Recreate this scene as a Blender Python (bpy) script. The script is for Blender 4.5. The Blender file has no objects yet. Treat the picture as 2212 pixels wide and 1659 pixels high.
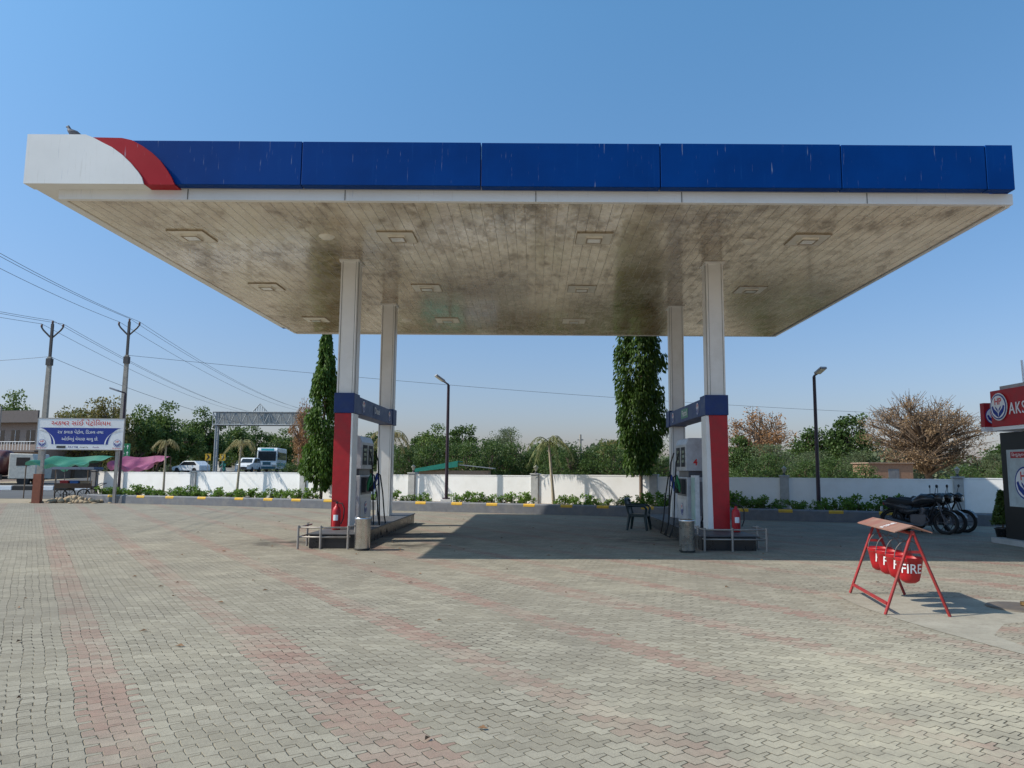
import bpy, math, random
import numpy as np
from mathutils import Matrix, Vector, Euler
random.seed(7); np.random.seed(7)
sc=bpy.context.scene
C=sc.collection
R=math.radians
# ---------------------------------------------------------------- materials
def nt_new(name):
    m=bpy.data.materials.new(name); m.use_nodes=True
    nt=m.node_tree; b=nt.nodes['Principled BSDF']; return m,nt,b
def inp(nt,node,i,v):
    if isinstance(v,bpy.types.NodeSocket): nt.links.new(v,node.inputs[i])
    elif v is not None: node.inputs[i].default_value=v
def mth(nt,op,a,b=None,c=None,clamp=False):
    n=nt.nodes.new('ShaderNodeMath'); n.operation=op; n.use_clamp=clamp
    inp(nt,n,0,a); inp(nt,n,1,b); inp(nt,n,2,c); return n.outputs[0]
def mixc(nt,f,a,b,mode='MIX'):
    n=nt.nodes.new('ShaderNodeMix'); n.data_type='RGBA'; n.blend_type=mode
    inp(nt,n,0,f)
    for i,v in ((6,a),(7,b)):
        if isinstance(v,(tuple,list)): v=(*v[:3],1)
        inp(nt,n,i,v)
    return n.outputs[2]
def mrange(nt,v,a,b,c=0.,d=1.):
    n=nt.nodes.new('ShaderNodeMapRange'); inp(nt,n,0,v)
    for i,x in enumerate((a,b,c,d)): n.inputs[i+1].default_value=x
    return n.outputs[0]
def noise(nt,vec,scale,detail=4,rough=.55,dim='3D'):
    n=nt.nodes.new('ShaderNodeTexNoise'); n.inputs['Scale'].default_value=scale
    n.inputs['Detail'].default_value=detail; n.inputs['Roughness'].default_value=rough
    if vec is not None: nt.links.new(vec,n.inputs['Vector'])
    return n.outputs[0]
def scalev(nt,vec,s):
    n=nt.nodes.new('ShaderNodeMapping'); nt.links.new(vec,n.inputs[0]); n.inputs['Scale'].default_value=s
    return n.outputs[0]
def bump(nt,b,h,st=.3,dist=.02):
    n=nt.nodes.new('ShaderNodeBump'); n.inputs['Strength'].default_value=st; n.inputs['Distance'].default_value=dist
    nt.links.new(h,n.inputs['Height']); nt.links.new(n.outputs[0],b.inputs['Normal'])
def pos(nt): return nt.nodes.new('ShaderNodeNewGeometry').outputs['Position']
MC={}
def mat(name,col,rough=.6,metal=0.,var=.18,scale=5.,bmp=0.,dirt=None,damt=.4):
    if name in MC: return MC[name]
    m,nt,b=nt_new(name)
    p=nt.nodes.new('ShaderNodeTexCoord').outputs['Object']
    n=noise(nt,p,scale,6,.65)
    f=mrange(nt,n,.3,.7)
    c=mixc(nt,f,tuple(x*(1-var) for x in col),tuple(min(1,x*(1+var)) for x in col))
    if dirt:
        n2=noise(nt,p,scale*.35+.6,8,.7)
        c=mixc(nt,mrange(nt,n2,.48,.68,0,damt),c,dirt)
    nt.links.new(c,b.inputs['Base Color'])
    nt.links.new(mrange(nt,n,.3,.7,max(0,rough-.08),min(1,rough+.1)),b.inputs['Roughness'])
    b.inputs['Metallic'].default_value=metal
    if bmp: bump(nt,b,noise(nt,p,scale*6,5,.6),bmp,.02)
    MC[name]=m; return m
def leafmat(name,c1,c2,trans=.3):
    if name in MC: return MC[name]
    m,nt,b=nt_new(name)
    g=nt.nodes.new('ShaderNodeNewGeometry')
    oi=nt.nodes.new('ShaderNodeObjectInfo')
    f=mth(nt,'ADD',mth(nt,'MULTIPLY',g.outputs['Random Per Island'],.7),mth(nt,'MULTIPLY',oi.outputs['Random'],.3))
    c=mixc(nt,f,c1,c2)
    nt.links.new(c,b.inputs['Base Color']); b.inputs['Roughness'].default_value=.55
    b.inputs['Specular IOR Level'].default_value=.3
    t=nt.nodes.new('ShaderNodeBsdfTranslucent'); nt.links.new(c,t.inputs[0])
    mx=nt.nodes.new('ShaderNodeMixShader'); mx.inputs[0].default_value=trans
    nt.links.new(b.outputs[0],mx.inputs[1]); nt.links.new(t.outputs[0],mx.inputs[2])
    nt.links.new(mx.outputs[0],nt.nodes['Material Output'].inputs[0])
    MC[name]=m; return m
# ---------------------------------------------------------------- mesh builder
def textgeo(s,size,extr=0,off=0.,sp=1.):
    cu=bpy.data.curves.new('t','FONT'); cu.body=s; cu.size=size; cu.align_x='CENTER'; cu.align_y='CENTER'
    cu.extrude=extr; cu.offset=off*size; cu.resolution_u=3; cu.space_character=sp
    ob=bpy.data.objects.new('t',cu); C.objects.link(ob)
    dg=bpy.context.evaluated_depsgraph_get()
    me=bpy.data.meshes.new_from_object(ob.evaluated_get(dg))
    v=[tuple(x.co) for x in me.vertices]; f=[tuple(p.vertices) for p in me.polygons]
    bpy.data.objects.remove(ob); bpy.data.curves.remove(cu); bpy.data.meshes.remove(me)
    return v,f
FY=Matrix.Rotation(R(90),4,'X')                       # faces -Y
FNX=Matrix.Rotation(R(-90),4,'Z')@FY                  # faces -X
FPX=Matrix.Rotation(R(90),4,'Z')@FY                   # faces +X
def TR(x,y,z): return Matrix.Translation((x,y,z))
def bw_(s,size):
    v,_=textgeo(s,size); xs=[a[0] for a in v]; return max(xs)-min(xs)
class Bd:
    def __init__(s): s.V=[];s.F=[];s.MI=[];s.SM=[];s.T=Matrix.Identity(4)
    def add(s,vs,fs,m=0,sm=False):
        o=len(s.V); s.V+= [tuple(s.T@Vector(v)) for v in vs]
        for f in fs: s.F.append(tuple(o+i for i in f)); s.MI.append(m); s.SM.append(sm)
        return s
    def box(s,x0,x1,y0,y1,z0,z1,m=0):
        return s.add([(x0,y0,z0),(x1,y0,z0),(x1,y1,z0),(x0,y1,z0),(x0,y0,z1),(x1,y0,z1),(x1,y1,z1),(x0,y1,z1)],
          [(0,3,2,1),(4,5,6,7),(0,1,5,4),(1,2,6,5),(2,3,7,6),(3,0,4,7)],m)
    def path(s,pts,r,n=8,m=0,caps=True,sm=True):
        pts=[Vector(p) for p in pts]; k=len(pts)
        rs=r if isinstance(r,(list,tuple)) else [r]*k
        vs=[];up=None
        for i in range(k):
            d=(pts[min(i+1,k-1)]-pts[max(i-1,0)])
            if d.length<1e-9: d=Vector((0,0,1))
            d.normalize()
            if up is None:
                up=Vector((0,0,1)) if abs(d.z)<.9 else Vector((1,0,0))
            a=up-d*up.dot(d)
            if a.length<1e-6: a=d.orthogonal()
            a.normalize(); up=a; b=d.cross(a)
            for j in range(n):
                t=2*math.pi*j/n; vs.append(pts[i]+(a*math.cos(t)+b*math.sin(t))*rs[i])
        fs=[(i*n+j,i*n+(j+1)%n,(i+1)*n+(j+1)%n,(i+1)*n+j) for i in range(k-1) for j in range(n)]
        s.add(vs,fs,m,sm)
        if caps:
            s.add(vs[:n],[tuple(range(n))[::-1]],m); s.add(vs[-n:],[tuple(range(n))],m)
        return s
    def cyl(s,p0,p1,r0,r1=None,n=14,m=0,sm=True):
        return s.path([p0,p1],[r0,r0 if r1 is None else r1],n,m,True,sm)
    def lathe(s,prof,c=(0,0,0),n=20,m=0):
        vs=[(c[0]+r*math.cos(2*math.pi*j/n),c[1]+r*math.sin(2*math.pi*j/n),c[2]+z) for r,z in prof for j in range(n)]
        fs=[(i*n+j,i*n+(j+1)%n,(i+1)*n+(j+1)%n,(i+1)*n+j) for i in range(len(prof)-1) for j in range(n)]
        s.add(vs,fs,m,True)
        return s
    def ell(s,c,rx,ry,rz,m=0,n=14,k=9):
        vs=[(c[0]+rx*math.sin(math.pi*i/k)*math.cos(2*math.pi*j/n),c[1]+ry*math.sin(math.pi*i/k)*math.sin(2*math.pi*j/n),c[2]+rz*math.cos(math.pi*i/k)) for i in range(k+1) for j in range(n)]
        return s.add(vs,[(i*n+j,i*n+(j+1)%n,(i+1)*n+(j+1)%n,(i+1)*n+j) for i in range(k) for j in range(n)],m,True)
    def prism(s,pts,vec,m=0):
        n=len(pts); vec=Vector(vec); p=[Vector(q) for q in pts]
        s.add(p+[q+vec for q in p],[tuple(range(n))[::-1],tuple(range(n,2*n))]+[(i,(i+1)%n,n+(i+1)%n,n+i) for i in range(n)],m)
        return s
    def disc(s,r,z=0,m=0,n=32,r0=0,cx=0,cy=0):
        a=[(cx+r*math.cos(2*math.pi*j/n),cy+r*math.sin(2*math.pi*j/n),z) for j in range(n)]
        if r0<=0: return s.add(a,[tuple(range(n))],m)
        b=[(cx+r0*math.cos(2*math.pi*j/n),cy+r0*math.sin(2*math.pi*j/n),z) for j in range(n)]
        return s.add(a+b,[(j,(j+1)%n,n+(j+1)%n,n+j) for j in range(n)],m)
    def torus(s,c,r,t,axis='Y',n=28,k=8,m=0):
        vs=[]
        for i in range(n):
            a=2*math.pi*i/n
            for j in range(k):
                b=2*math.pi*j/k; rr=r+t*math.cos(b); h=t*math.sin(b)
                q=(rr*math.cos(a),h,rr*math.sin(a)) if axis=='Y' else (rr*math.cos(a),rr*math.sin(a),h)
                vs.append((c[0]+q[0],c[1]+q[1],c[2]+q[2]))
        return s.add(vs,[(i*k+j,((i+1)%n)*k+j,((i+1)%n)*k+(j+1)%k,i*k+(j+1)%k) for i in range(n) for j in range(k)],m,True)
    def text(s,t,size,M,m=0,extr=0,width=None,off=0.01,rakar=None,sp=1.):
        v,f=textgeo(t,size,extr,off,sp)
        if not v: return s
        xs=[q[0] for q in v]; k=1; x0=min(xs); W=max(xs)-x0
        if width: k=width/max(1e-6,W)
        if rakar:
            for pre in rakar:
                cx=x0+bw_(pre,size)-bw_('ટ',size)*.45; yb=-size*.20
                n0=len(v); w_,h_,t_=size*.13,size*.17,size*.07
                v+= [(cx-w_,yb-h_,0),(cx-w_+t_,yb-h_-t_*.5,0),(cx,yb-t_,0),(cx+w_-t_,yb-h_-t_*.5,0),(cx+w_,yb-h_,0),(cx,yb+t_*.6,0)]
                f+= [(n0,n0+1,n0+2,n0+5),(n0+5,n0+2,n0+3,n0+4)]
        v=[tuple(M@Vector((q[0]*k,q[1],q[2]))) for q in v]
        return s.add(v,f,m)
    def obj(s,name,mats,parent=None,loc=(0,0,0),rot=0,bevel=0):
        me=bpy.data.meshes.new(name); me.from_pydata(s.V,[],s.F)
        for m in (mats if isinstance(mats,(list,tuple)) else [mats]): me.materials.append(m)
        me.polygons.foreach_set('material_index',s.MI); me.polygons.foreach_set('use_smooth',s.SM)
        me.update()
        ob=bpy.data.objects.new(name,me); C.objects.link(ob); ob.location=loc; ob.rotation_euler=(0,0,rot)
        if parent: ob.parent=parent
        if bevel:
            b=ob.modifiers.new('bevel','BEVEL'); b.width=bevel; b.segments=2; b.limit_method='ANGLE'; b.angle_limit=R(40)
        return ob
def tag(o,label,cat,group=None):
    o['label']=label; o['category']=cat
    if group: o['group']=group
    return o
def struct(o): o['kind']='structure'; return o
def thing(name,label,cat,loc,rot=0,group=None):
    e=bpy.data.objects.new(name,None); e.empty_display_size=.2; C.objects.link(e); e.location=loc; e.rotation_euler=(0,0,rot)
    return tag(e,label,cat,group)
def copy_thing(src,loc,rot=0,scale=(1,1,1),label=None):
    e=src.copy(); C.objects.link(e); e.location=loc; e.rotation_euler=(0,0,rot); e.scale=scale
    if label: e['label']=label
    def rec(a,b):
        for ch in a.children:
            c=ch.copy(); C.objects.link(c); c.parent=b; rec(ch,c)
    rec(src,e); return e
# ---------------------------------------------------------------- base mats
wallw=mat('wall_whitewash',(.92,.91,.89),.85,var=.03,scale=1.2,bmp=.15,dirt=(.66,.62,.55),damt=.25)
grey=mat('grey_cement',(.42,.42,.41),.85,bmp=.2)
dgrey=mat('dark_grey_paint',(.15,.155,.17),.75,bmp=.15,dirt=(.28,.25,.21))
black=mat('black_tile',(.02,.02,.022),.3)
rubber=mat('black_rubber',(.018,.018,.018),.7)
chrome=mat('brushed_steel',(.6,.6,.6),.28,1.)
galv=mat('galvanised_pipe',(.36,.33,.30),.5,.5,dirt=(.2,.13,.08))
red=mat('red_paint',(.42,.008,.014),.42,dirt=(.28,.04,.03),damt=.3)
dred=mat('dull_red_paint',(.30,.018,.02),.55,dirt=(.2,.08,.05),damt=.5,scale=9)
blue=mat('navy_blue_panel',(.004,.028,.14),.5,dirt=(.03,.06,.16))
yellow=mat('yellow_marking_paint',(.62,.36,.03),.7,dirt=(.35,.28,.15),scale=8)
soil=mat('dry_soil',(.24,.18,.12),.95,bmp=.5,scale=2)
pole_c=mat('pole_concrete',(.34,.31,.27),.9,bmp=.2)
lampm=mat('lamp_post_dark',(.035,.018,.03),.4)
bark=mat('bark',(.16,.11,.075),.9,bmp=.4)
glassd=mat('dark_glass',(.02,.025,.03),.08)
green_s=mat('green_sign',(.01,.20,.08),.4)
tx_w=mat('white_lettering',(.85,.85,.85),.5,var=.03)
tx_r=mat('red_lettering',(.62,.02,.02),.5,var=.05)
tx_b=mat('blue_lettering',(.01,.035,.27),.5,var=.05)
palegrey=mat('pale_grey_panel',(.62,.63,.64),.4,dirt=(.35,.33,.3))

# paving ---------------------------------------------------------------
SH,LN=.112,.224          # course depth and block length
def paver(name,kind,base1,base2,pink1,pink2):
    m,nt,b=nt_new(name)
    P=pos(nt); sp=nt.nodes.new('ShaderNodeSeparateXYZ'); nt.links.new(P,sp.inputs[0])
    X,Y=sp.outputs[0],sp.outputs[1]
    # slight laying irregularity
    X=mth(nt,'ADD',X,mth(nt,'MULTIPLY',mth(nt,'SUBTRACT',noise(nt,P,1.3,2),.5),.07))
    Y=mth(nt,'ADD',Y,mth(nt,'MULTIPLY',mth(nt,'SUBTRACT',noise(nt,scalev(nt,P,(1,-1,1)),1.1,2),.5),.07))
    ca,sa=math.cos(R(-11)),math.sin(R(-11))
    U=mth(nt,'ADD',mth(nt,'MULTIPLY',X,ca),mth(nt,'ADD',mth(nt,'MULTIPLY',Y,sa),100.))
    S=mth(nt,'ADD',mth(nt,'MULTIPLY',X,-sa),mth(nt,'ADD',mth(nt,'MULTIPLY',Y,ca),100.))
    wU=mth(nt,'MULTIPLY',mth(nt,'SUBTRACT',mth(nt,'PINGPONG',U,LN/4),LN/8),.95)
    wS=mth(nt,'MULTIPLY',mth(nt,'SUBTRACT',mth(nt,'PINGPONG',S,SH/2),SH/4),.75)
    s2=mth(nt,'DIVIDE',mth(nt,'ADD',S,wU),SH)
    row=mth(nt,'FLOOR',s2)
    half=mth(nt,'MULTIPLY',mth(nt,'MODULO',row,2.),.5)
    u2=mth(nt,'ADD',mth(nt,'DIVIDE',mth(nt,'ADD',U,wS),LN),half)
    col=mth(nt,'FLOOR',u2)
    fu=mth(nt,'FRACT',u2); fs=mth(nt,'FRACT',s2)
    eu=mth(nt,'MULTIPLY',mth(nt,'MINIMUM',fu,mth(nt,'SUBTRACT',1.,fu)),LN)
    es=mth(nt,'MULTIPLY',mth(nt,'MINIMUM',fs,mth(nt,'SUBTRACT',1.,fs)),SH)
    e=mth(nt,'MINIMUM',eu,es)
    e=mth(nt,'ADD',e,mth(nt,'MULTIPLY',mth(nt,'SUBTRACT',noise(nt,P,28,3),.5),.012))
    e=mth(nt,'ADD',e,mth(nt,'MULTIPLY',mth(nt,'SUBTRACT',noise(nt,P,1.1,3),.5),.010))
    joint=mrange(nt,e,.0005,.0065)
    cv=nt.nodes.new('ShaderNodeCombineXYZ'); nt.links.new(row,cv.inputs[0]); nt.links.new(col,cv.inputs[1])
    wn=nt.nodes.new('ShaderNodeTexWhiteNoise'); nt.links.new(cv.outputs[0],wn.inputs[0])
    rnd=wn.outputs[0]
    # block centre back to world for the coloured courses
    Uc=mth(nt,'SUBTRACT',mth(nt,'MULTIPLY',mth(nt,'SUBTRACT',mth(nt,'ADD',col,.5),half),LN),100.)
    Sc=mth(nt,'SUBTRACT',mth(nt,'MULTIPLY',mth(nt,'ADD',row,.5),SH),100.)
    Xc=mth(nt,'SUBTRACT',mth(nt,'MULTIPLY',Uc,ca),mth(nt,'MULTIPLY',Sc,sa))
    Yc=mth(nt,'ADD',mth(nt,'MULTIPLY',Uc,sa),mth(nt,'MULTIPLY',Sc,ca))
    sx_,sy_,per,wd=(.8285,.56,1.38,.34) if kind==1 else (.25,.97,.75,.36)
    st=mth(nt,'ADD',mth(nt,'MULTIPLY',Xc,sx_),mth(nt,'ADD',mth(nt,'MULTIPLY',Yc,sy_),per*40-.5+wd/2))
    isp=mth(nt,'LESS_THAN',mth(nt,'MODULO',st,per),wd)
    c=mixc(nt,rnd,base1,base2)
    big=noise(nt,P,.3,6,.65)
    pk=mth(nt,'MULTIPLY',isp,mrange(nt,mth(nt,'ADD',big,mth(nt,'MULTIPLY',rnd,.25)),.45,.75,1.,.25))
    c=mixc(nt,pk,c,mixc(nt,rnd,pink1,pink2))
    fine=noise(nt,P,70,6,.75)
    c=mixc(nt,mrange(nt,fine,.35,.7,0,.4),c,(.19,.165,.125))
    c=mixc(nt,mrange(nt,noise(nt,P,9,6,.75),.45,.68,0,.35),c,(.17,.15,.12))
    d=nt.nodes.new('ShaderNodeVectorMath'); d.operation='DISTANCE'; nt.links.new(P,d.inputs[0]); d.inputs[1].default_value=(3.2,5.0,0)
    near=mrange(nt,d.outputs['Value'],.8,3.4,1,0)
    dust=mth(nt,'MULTIPLY',near,mrange(nt,noise(nt,P,1.6,7,.75),.36,.6,.15,1.))
    dust=mth(nt,'ADD',dust,mrange(nt,noise(nt,P,.55,8,.72),.5,.74,0,.5),clamp=True)
    c=mixc(nt,mth(nt,'MULTIPLY',dust,mrange(nt,rnd,0,1,.6,1.)),c,(.46,.41,.30))
    grime=mrange(nt,noise(nt,scalev(nt,P,(1,.5,1)),.4,8,.75),.48,.7,0,.6)
    c=mixc(nt,grime,c,(.17,.15,.122))
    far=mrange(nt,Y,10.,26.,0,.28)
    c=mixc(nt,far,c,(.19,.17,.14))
    for q in ((-5.2,16.3,0),(3.0,17.5,0),(-3.2,18.5,0),(-2.8,16,0)):
        d=nt.nodes.new('ShaderNodeVectorMath'); d.operation='DISTANCE'; nt.links.new(P,d.inputs[0]); d.inputs[1].default_value=q
        o=mth(nt,'MULTIPLY',mrange(nt,d.outputs['Value'],.2,1.7,1,0),mrange(nt,noise(nt,P,1.8,5),.38,.6))
        c=mixc(nt,mth(nt,'MULTIPLY',o,.85),c,(.045,.04,.035))
    jc=mixc(nt,mrange(nt,noise(nt,P,.8,4),.36,.6),(.06,.048,.034),(.25,.21,.145))
    c=mixc(nt,joint,jc,c)
    nt.links.new(c,b.inputs['Base Color']); b.inputs['Roughness'].default_value=.88; b.inputs['Specular IOR Level'].default_value=.15
    h=mth(nt,'ADD',mth(nt,'ADD',joint,mth(nt,'MULTIPLY',rnd,.45)),mth(nt,'MULTIPLY',fine,.45))
    bump(nt,b,h,.75,.008)
    return m
pave=paver('interlocking_paving',1,(.275,.247,.19),(.37,.337,.265),(.315,.195,.155),(.385,.24,.195))
pave2=paver('red_striped_paving',2,(.35,.305,.23),(.40,.355,.275),(.40,.18,.14),(.48,.235,.185))
m,nt,b=nt_new('rough_concrete'); P=pos(nt)
c=mixc(nt,mrange(nt,noise(nt,P,1.2,8,.75),.35,.65),(.27,.24,.185),(.37,.335,.265))
c=mixc(nt,mrange(nt,noise(nt,P,6,8,.8),.5,.7,0,.6),c,(.19,.165,.125))
nt.links.new(c,b.inputs['Base Color']); b.inputs['Roughness'].default_value=.93; bump(nt,b,noise(nt,P,30,7,.7),.6,.012); conc=m
# ground ---------------------------------------------------------------
m,nt,b=nt_new('dry_ground'); P=pos(nt)
c=mixc(nt,mrange(nt,noise(nt,P,.05,8,.7),.35,.65),(.27,.21,.14),(.36,.29,.20))
c=mixc(nt,mrange(nt,noise(nt,P,.9,6,.7),.5,.7,0,.6),c,(.10,.12,.05))
nt.links.new(c,b.inputs['Base Color']); b.inputs['Roughness'].default_value=.95; bump(nt,b,noise(nt,P,5,6),.5,.05); groundm=m
m,nt,b=nt_new('asphalt'); P=pos(nt)
c=mixc(nt,mrange(nt,noise(nt,P,.3,8,.7),.35,.65),(.05,.05,.052),(.085,.08,.075))
c=mixc(nt,mrange(nt,noise(nt,P,60,3),.4,.7,0,.5),c,(.12,.115,.11))
nt.links.new(c,b.inputs['Base Color']); b.inputs['Roughness'].default_value=.85; asph=m
g=Bd(); g.add([(-1500,-300,0),(1500,-300,0),(1500,2500,0),(-1500,2500,0)],[(0,1,2,3)]); struct(g.obj('ground',groundm))
kl=lambda x:27.3-.345*x
g=Bd(); g.add([(-40,-12,.004),(30,-12,.004),(30,kl(17.),.004),(17,kl(17.),.004),(-20.6,kl(-20.6),.004),(-24,33.2,.004),(-40,32.2,.004)],[(0,1,2,3,4,5,6)])
struct(g.obj('forecourt_paving',pave))
g=Bd(); g.add([(-200,38,.006),(-23.5,38,.006),(-23.5,60,.006),(-28,75,.006),(-200,75,.006)],[(0,1,2,3,4)]); struct(g.obj('road',asph))
g=Bd()
prof=[(60,.0),(75,.55),(90,1.12),(150,1.2),(320,1.3)]
for i in range(len(prof)-1):
    y0,z0=prof[i]; y1,z1=prof[i+1]
    g.add([(-45,y0,z0+.01),(-29,y0,z0+.01),(-29,y1,z1+.01),(-45,y1,z1+.01)],[(0,1,2,3)],0)
    for xa,xb in ((-51,-45),(-29,-24)):
        za0,zb0=(0 if xa==-51 else z0),(z0 if xa==-51 else 0); za1,zb1=(0 if xa==-51 else z1),(z1 if xa==-51 else 0)
        g.add([(xa,y0,za0),(xb,y0,zb0),(xb,y1,zb1),(xa,y1,za1)],[(0,1,2,3)],1)
struct(g.obj('highway_road',[asph,groundm]))
# concrete edging by the fire stand, curved
g=Bd()
outer_=[(3.95,9.9),(3.9,9.2),(3.95,8.5),(4.1,7.7),(4.3,6.9),(4.58,6.0),(4.92,5.1),(5.26,4.1)]
inner_=[(6.6,9.5),(6.6,8.7),(5.0,8.1),(4.55,7.55),(4.54,6.9),(4.8,6.05),(5.13,5.15),(5.46,4.1)]
ps=[(*p,.008) for p in outer_]+[(*p,.008) for p in inner_]
g.add(ps,[(i,i+1,9+i,8+i) for i in range(7)]); struct(g.obj('concrete_edging_pavement',conc))
g=Bd(); pts=inner_[1:]+[(10.6,4.1),(10.6,8.7)]
g.add([(x,y,.0085) for x,y in pts],[tuple(range(len(pts)))]); struct(g.obj('red_striped_pavement',pave2))
g=Bd()
for i in range(110):
    x=random.uniform(-9,7); y=random.uniform(4.2,26); r=random.uniform(.015,.05); a=random.uniform(0,6.28)
    g.add([(x+r*math.cos(a),y+r*math.sin(a),.014),(x-r*.5*math.sin(a),y+r*.5*math.cos(a),.03),(x-r*math.cos(a),y-r*math.sin(a),.014),(x+r*.5*math.sin(a),y-r*.5*math.cos(a),.022)],[(0,1,2),(0,2,3)])
o=g.obj('fallen_leaves',mat('dead_leaf',(.22,.12,.06),.9,var=.4,scale=1)); o['kind']='stuff'; tag(o,'scattered small dry brown leaves on the paving','leaves')
# ---------------------------------------------------------------- canopy
m,nt,b=nt_new('canopy_soffit'); P=pos(nt); sp=nt.nodes.new('ShaderNodeSeparateXYZ'); nt.links.new(P,sp.inputs[0])
xs=mth(nt,'DIVIDE',mth(nt,'ADD',sp.outputs[0],50.),.2); fx=mth(nt,'FRACT',xs); ed=mth(nt,'MINIMUM',fx,mth(nt,'SUBTRACT',1.,fx))
pid=mth(nt,'FLOOR',xs); wn=nt.nodes.new('ShaderNodeTexWhiteNoise'); wn.noise_dimensions='1D'; nt.links.new(pid,wn.inputs['W'])
c=mixc(nt,wn.outputs[0],(.80,.70,.52),(.86,.77,.60))
d1=mrange(nt,noise(nt,scalev(nt,P,(.8,.5,1)),.7,9,.7),.43,.62,0,.75)
d2=mrange(nt,noise(nt,scalev(nt,P,(1.5,.6,1)),2.2,9,.8),.48,.6,0,.95)
d3=mrange(nt,noise(nt,P,11,8,.85),.54,.62,0,.9)
c=mixc(nt,d1,c,(.46,.33,.185)); c=mixc(nt,mth(nt,'MULTIPLY',d2,mth(nt,'ADD',d1,.15),clamp=True),c,(.15,.09,.048)); c=mixc(nt,mth(nt,'MULTIPLY',d3,mth(nt,'ADD',d1,.15),clamp=True),c,(.11,.07,.04))
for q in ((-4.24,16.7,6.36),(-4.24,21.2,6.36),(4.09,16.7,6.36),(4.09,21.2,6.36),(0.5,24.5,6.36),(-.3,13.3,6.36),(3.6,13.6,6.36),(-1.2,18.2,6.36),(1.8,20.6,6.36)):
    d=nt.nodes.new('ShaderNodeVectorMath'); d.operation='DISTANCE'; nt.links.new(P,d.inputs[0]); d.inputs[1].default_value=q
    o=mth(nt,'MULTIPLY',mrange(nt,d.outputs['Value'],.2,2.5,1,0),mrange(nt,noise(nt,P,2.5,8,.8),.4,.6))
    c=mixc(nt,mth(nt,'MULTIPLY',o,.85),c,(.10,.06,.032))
edge=mrange(nt,sp.outputs[1],16.5,26.,0,.8)
c=mixc(nt,mth(nt,'MULTIPLY',edge,mrange(nt,noise(nt,P,1.3,8,.75),.33,.6)),c,(.32,.18,.085))
groove=mrange(nt,ed,.01,.04)
c=mixc(nt,groove,(.13,.09,.05),c)
nt.links.new(c,b.inputs['Base Color']); nt.links.new(mrange(nt,d2,0,.9,.16,.5),b.inputs['Roughness'])
b.inputs['Specular IOR Level'].default_value=.8
b.inputs['Coat Weight'].default_value=.5; b.inputs['Coat Roughness'].default_value=.12
wav=noise(nt,scalev(nt,P,(2.,.3,1)),.8,2)
bump(nt,b,mth(nt,'ADD',groove,mth(nt,'MULTIPLY',wav,.8)),.35,.006); soffm=m
def fascia(name,c1,c2,streak,spec=.5,sa=.5):
    m,nt,b=nt_new(name); P=pos(nt)
    c=mixc(nt,mrange(nt,noise(nt,P,.8,6),.35,.65),c1,c2)
    st=mrange(nt,noise(nt,scalev(nt,P,(9,9,.5)),2.2,6,.7),.6,.74,0,sa)
    st2=mrange(nt,noise(nt,scalev(nt,P,(26,26,1.6)),1.2,3,.6),.67,.74,0,.45)
    c=mixc(nt,st,c,streak); c=mixc(nt,st2,c,(.4,.44,.52))
    nt.links.new(c,b.inputs['Base Color']); b.inputs['Roughness'].default_value=.5; b.inputs['Specular IOR Level'].default_value=spec
    bump(nt,b,noise(nt,P,1.2,2),.12,.05)
    return m
fblue=fascia('canopy_blue',(.0,.037,.19),(.0,.047,.235),(.01,.08,.28),.08)
fwhite=fascia('canopy_white',(.78,.77,.74),(.86,.85,.82),(.5,.47,.4))
fred=fascia('canopy_red',(.36,.003,.012),(.42,.006,.018),(.38,.05,.05),.2)
can=thing('petrol_station_canopy','large flat forecourt canopy with blue fascia and dirty soffit','canopy',(0,16.7,0))
T0=TR(0,-16.7,0)
def cb(): q=Bd(); q.T=T0.copy(); return q
q=cb(); q.add([(-8.42,12.82,6.36),(8.42,12.82,6.36),(8.3,25.7,6.33),(-8.42,25.7,6.36)],[(0,3,2,1)]); 
q.obj('soffit',soffm,can)
q=cb()
q.box(-8.5,8.5,12.72,12.818,6.345,6.54); q.box(-8.5,-8.42,12.82,25.8,6.345,6.54); q.box(8.42,8.5,12.82,25.8,6.33,6.54); q.box(-8.42,8.42,25.7,25.8,6.325,6.54)
q.obj('soffit_trim',fwhite,can)
for x in (-6.2,-3.4,.0,2.6,5.9):
    q=cb(); q.box(x-.006,x+.006,12.712,12.719,6.35,6.54); q.obj('trim_joint',mat('joint_dark',(.1,.09,.08),.8),can)
q=cb(); q.box(-8.3,8.3,12.9,25.6,6.55,7.2); q.obj('roof_deck',mat('roof_sheet',(.3,.3,.3),.6),can)
xsn=[-7.5,-4.13,-.97,2.19,5.38,7.93,8.42]
for i in range(6):
    q=cb(); q.box(xsn[i]+.008,xsn[i+1]-.008,12.5+random.uniform(0,.012),12.7,6.54+random.uniform(-.008,.008),7.35+random.uniform(-.008,.008)); q.obj('fascia_panel',fblue,can,bevel=.008)
q=cb(); q.box(8.2,8.42,12.72,25.9,6.54,7.35); q.box(-8.95,8.2,25.72,25.92,6.54,7.33); q.obj('fascia_side',fblue,can)
q=cb(); q.box(-8.95,-8.5,12.74,25.7,6.54,7.35); q.obj('fascia_side',fwhite,can)
inner=[(-7.93,7.42),(-7.78,7.36),(-7.65,7.29),(-7.45,7.19),(-7.27,7.06),(-7.10,6.9),(-6.96,6.74),(-6.89,6.64),(-6.85,6.52)]
outer=[(-7.30,7.42),(-7.12,7.33),(-6.92,7.22),(-6.75,7.10),(-6.6,6.96),(-6.47,6.79),(-6.38,6.65),(-6.32,6.52)]
q=cb(); q.prism([(-8.95,12.44,6.52),(-8.95,12.44,7.42)]+[(x,12.44,z) for x,z in inner],(0,.29,0)); q.obj('fascia_end_panel',fwhite,can)
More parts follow.
